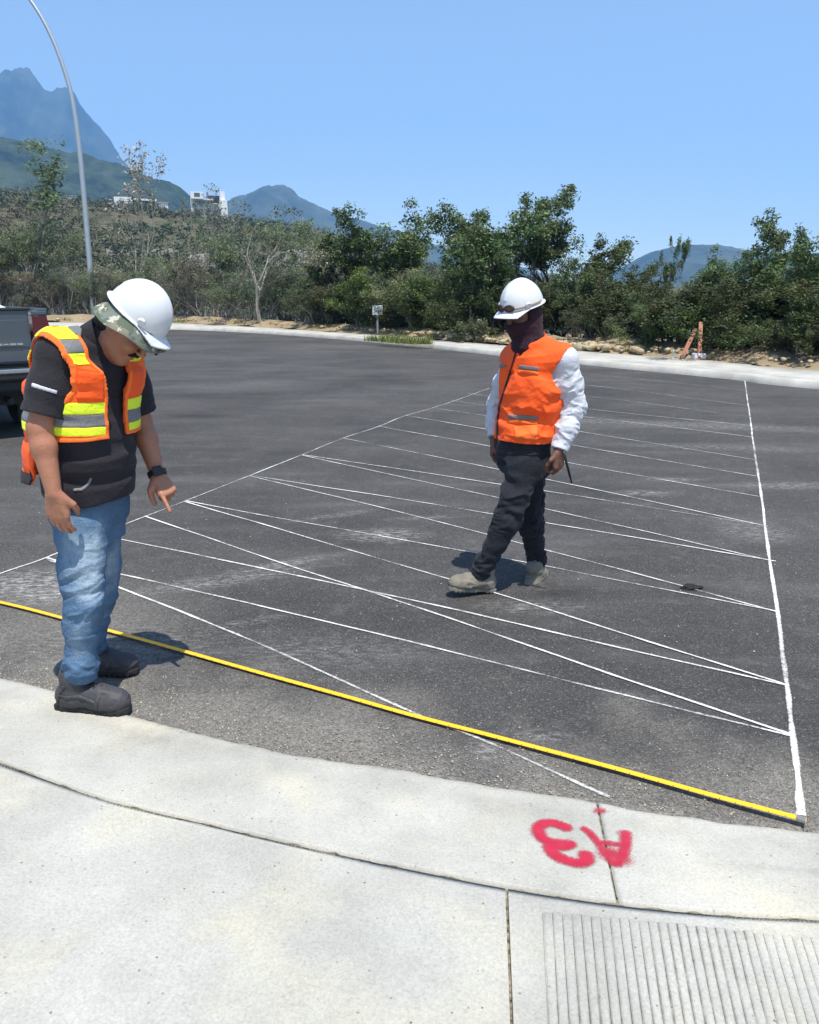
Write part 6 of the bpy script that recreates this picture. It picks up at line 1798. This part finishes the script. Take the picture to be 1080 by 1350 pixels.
def truck():
    ang = rad(39); rx = np.array([math.cos(ang), math.sin(ang)])
    cn = np.array([-4.12, 9.62]); c = cn - rx * .97
    r = empty('pickup_truck', (c[0], c[1], 0), ang)
    tag(r, 'grey-blue pickup truck parked at the left edge, its tailgate and right tail lamp showing', 'pickup truck')
    def arch(cy, R, n=10): return [(cy + R * math.cos(a), .40 + R * math.sin(a)) for a in np.linspace(math.pi, 0, n)]
    wy0, wy1 = 1.12, 4.55
    for sx in (-1, 1):
        m_ = MB(); out = [(.04, .55)] + arch(wy0, .45) + [(1.86, .48), (1.86, 1.38), (.02, 1.40)]
        m_.prism(out[::-1], sx * .95, sx * .86, (1, 2, 0)); m_.box((sx * .905, .93, 1.412), (.11, 1.84, .035), bev=.012)
        m_.build('bed_side', M_PAINT, r)
        m_ = MB(); m_.prism([(1.89, .48), (3.9, .48)] + arch(wy1, .45) + [(5.25, .50), (5.42, .62), (5.42, 1.05), (5.25, 1.14), (3.95, 1.22), (3.80, 1.30), (1.89, 1.38)], sx * .95, sx * .30, (1, 2, 0)); m_.build('fender', M_PAINT, r)
    MB().box((0, .95, .78), (1.72, 1.8, .06)).box((0, 1.83, 1.08), (1.72, .06, .62)).build('bed_floor', M_TRIM, r)
    MB().box((0, 4.6, .98), (.62, 1.6, .30)).box((0, 2.8, .62), (1.2, 4.8, .25)).build('hood', M_PAINT, r)
    g = [(1.92, 1.38), (2.02, 1.80), (2.30, 1.84), (3.05, 1.83), (3.78, 1.30)]
    m_ = MB(); n = len(g); vs = []
    for sx in (-1, 1):
        for (y, z) in g: vs.append((sx * (.93 - .20 * max(0, (z - 1.38)) / .46), y, z))
    m_.add(vs, [tuple(range(n)), tuple(range(2 * n - 1, n - 1, -1))] + [(k, n + k, n + (k + 1) % n, (k + 1) % n) for k in range(n)])
    cab = m_.build('cab', M_PAINT, r)
    MB().prism([(-.66, 1.44), (.66, 1.44), (.58, 1.76), (-.58, 1.76)], 1.925, 1.93, (0, 2, 1)).build('rear_window', M_CGLASS, r)
    for sx in (-1, 1):
        MB().prism([(2.15, 1.42), (2.85, 1.42), (2.85, 1.76), (2.22, 1.76)], sx * .90, sx * .885, (1, 2, 0)).prism([(2.92, 1.42), (3.55, 1.36), (3.05, 1.76), (2.92, 1.76)], sx * .90, sx * .885, (1, 2, 0)).build('side_window', M_CGLASS, r)
        MB().box((sx * 1.04, 3.45, 1.42), (.18, .10, .20), bev=.03).build('wing_mirror', M_TRIM, r)
        MB().box((sx * .958, 2.45, 1.20), (.02, .16, .035), bev=.008).build('door_handle', M_CHROME, r)
    tg = MB().box((0, .03, 1.135), (1.50, .07, .60), bev=.022).build('tailgate', M_PAINT, r)
    MB().box((0, .02, 1.425), (1.54, .085, .035), bev=.012).build('top_cap', M_TRIM, tg)
    MB().box((0, -.010, 1.16), (1.44, .012, .30), bev=.005).build('pressed_panel', M_PAINT, tg)
    rg = random.Random(2)
    cs = MB(); x = -.62
    while x < .66:
        w = rg.uniform(.03, .07); cs.box((x + w / 2, -.021, 1.045), (w, .010, rg.uniform(.012, .024))); x += w + .012
    cs.build('chrome_strip', M_CHROME, tg)['kind'] = 'stuff'
    MB().box((0, -.02, 1.28), (.26, .02, .10), bev=.008).build('handle', M_TRIM, tg)
    for sx in (-1, 1):
        MB().prism([(sx * .775, .96), (sx * .955, .96), (sx * .965, 1.18), (sx * .935, 1.345), (sx * .775, 1.345)], -.02, .16, (0, 2, 1)).build('tail_lamp', M_TAIL, r)
        MB().box((sx * .86, .05, 1.378), (.17, .13, .05), bev=.012).build('lamp_cap', M_PAINT, r)
        MB().box((sx * .865, .04, .87), (.18, .12, .17), bev=.015).build('corner_panel', M_PAINT, r)
    bp = MB().box((0, -.10, .72), (1.90, .26, .13), bev=.03).box((0, -.06, .60), (1.84, .2, .13), bev=.03).build('rear_bumper', M_TRIM, r)
    MB().box((0, -.225, .765), (1.92, .03, .052), bev=.012).build('chrome_bar', M_CHROME, bp)
    MB().box((0, .32, .47), (1.72, .10, .26)).box((-.80, .56, .30), (.30, .03, .42)).box((.80, .56, .30), (.30, .03, .42)).box((0, .25, .46), (1.1, .12, .14)).tube([(.45, -.05, .42), (.45, 1.2, .44)], .035, 8).build('underbody_and_shade', M_TRIM, r)  # full-width dark box added as the shadow under the bumper, beside flaps and exhaust
    for sx in (-1, 1):
        for wy in (wy0, wy1):
            w = MB(); R = .39
            prof = [(.30, .10), (.36, .115), (R, .10), (R, -.10), (.36, -.115), (.30, -.10), (.24, -.05)]
            N = 28; vs = []; 
            for k in range(N):
                a = 2 * math.pi * k / N
                for (q, x) in prof: vs.append((x, q * math.cos(a), q * math.sin(a)))
            p = len(prof); fs = [(k * p + j, k * p + (j + 1) % p, ((k + 1) % N) * p + (j + 1) % p, ((k + 1) % N) * p + j) for k in range(N) for j in range(p)]
            w.add(vs, fs); wh = w.build('wheel', M_TYRE, r, (sx * .84, wy, .39), smooth=False)
            rm = MB(); rm.tube([(sx * .02, 0, 0), (sx * .085, 0, 0)], [.27, .25], 20)
            for k in range(6):
                a = k * math.pi / 3; rm.box((sx * .09, .14 * math.cos(a), .14 * math.sin(a)), (.03, .05, .22), Matrix.Rotation(a - math.pi / 2, 3, 'X'))
            rm.build('rim', M_CHROME, wh)
    return r, c, ang
_tr, _tc, _ta = truck()
# crumpled pale sack lying in the truck bed, and the little marker cap on the rail
bm = bmesh.new(); bmesh.ops.create_icosphere(bm, subdivisions=4, radius=.5)
co = np.array([v.co for v in bm.verts]); d_ = 1 + .22 * fbm(co[:, 0] * 3, co[:, 1] * 3, co[:, 2] * 3, 4, 4)
for v, k in zip(bm.verts, d_): v.co = Vector((v.co.x * k * 1.05, v.co.y * k * .9, v.co.z * k * .62))
me = bpy.data.meshes.new('white_sack'); bm.to_mesh(me); bm.free(); me.materials.append(plain('pale_sacking', (.50, .50, .50), .9, .1, .35, 14, bump=.6))
R_ = Matrix.Rotation(_ta, 3, 'Z'); p_ = Vector((_tc[0], _tc[1], 0)) + R_ @ Vector((.22, .75, 1.20))
o = link('white_sack', me, None, p_, (0, 0, .4)); tag(o, 'crumpled pale sack lying in the bed of the truck', 'sack')
# ================================================================== AIR
hz = bpy.data.materials.new('haze'); hz.use_nodes = True
ht = hz.node_tree
for n in list(ht.nodes): ht.nodes.remove(n)
vo = ht.nodes.new('ShaderNodeVolumePrincipled'); ho = ht.nodes.new('ShaderNodeOutputMaterial')
vo.inputs['Color'].default_value = (0.24, 0.53, 1.0, 1)
vo.inputs['Density'].default_value = HAZE
vo.inputs['Anisotropy'].default_value = 0.1
ht.links.new(vo.outputs[0], ho.inputs['Volume'])
hb = MB().box((0, 1850, 355), (8000, 4300, 714)).build('haze', hz)
tag(hb, 'thin blue haze in the air', None, None, 'stuff')
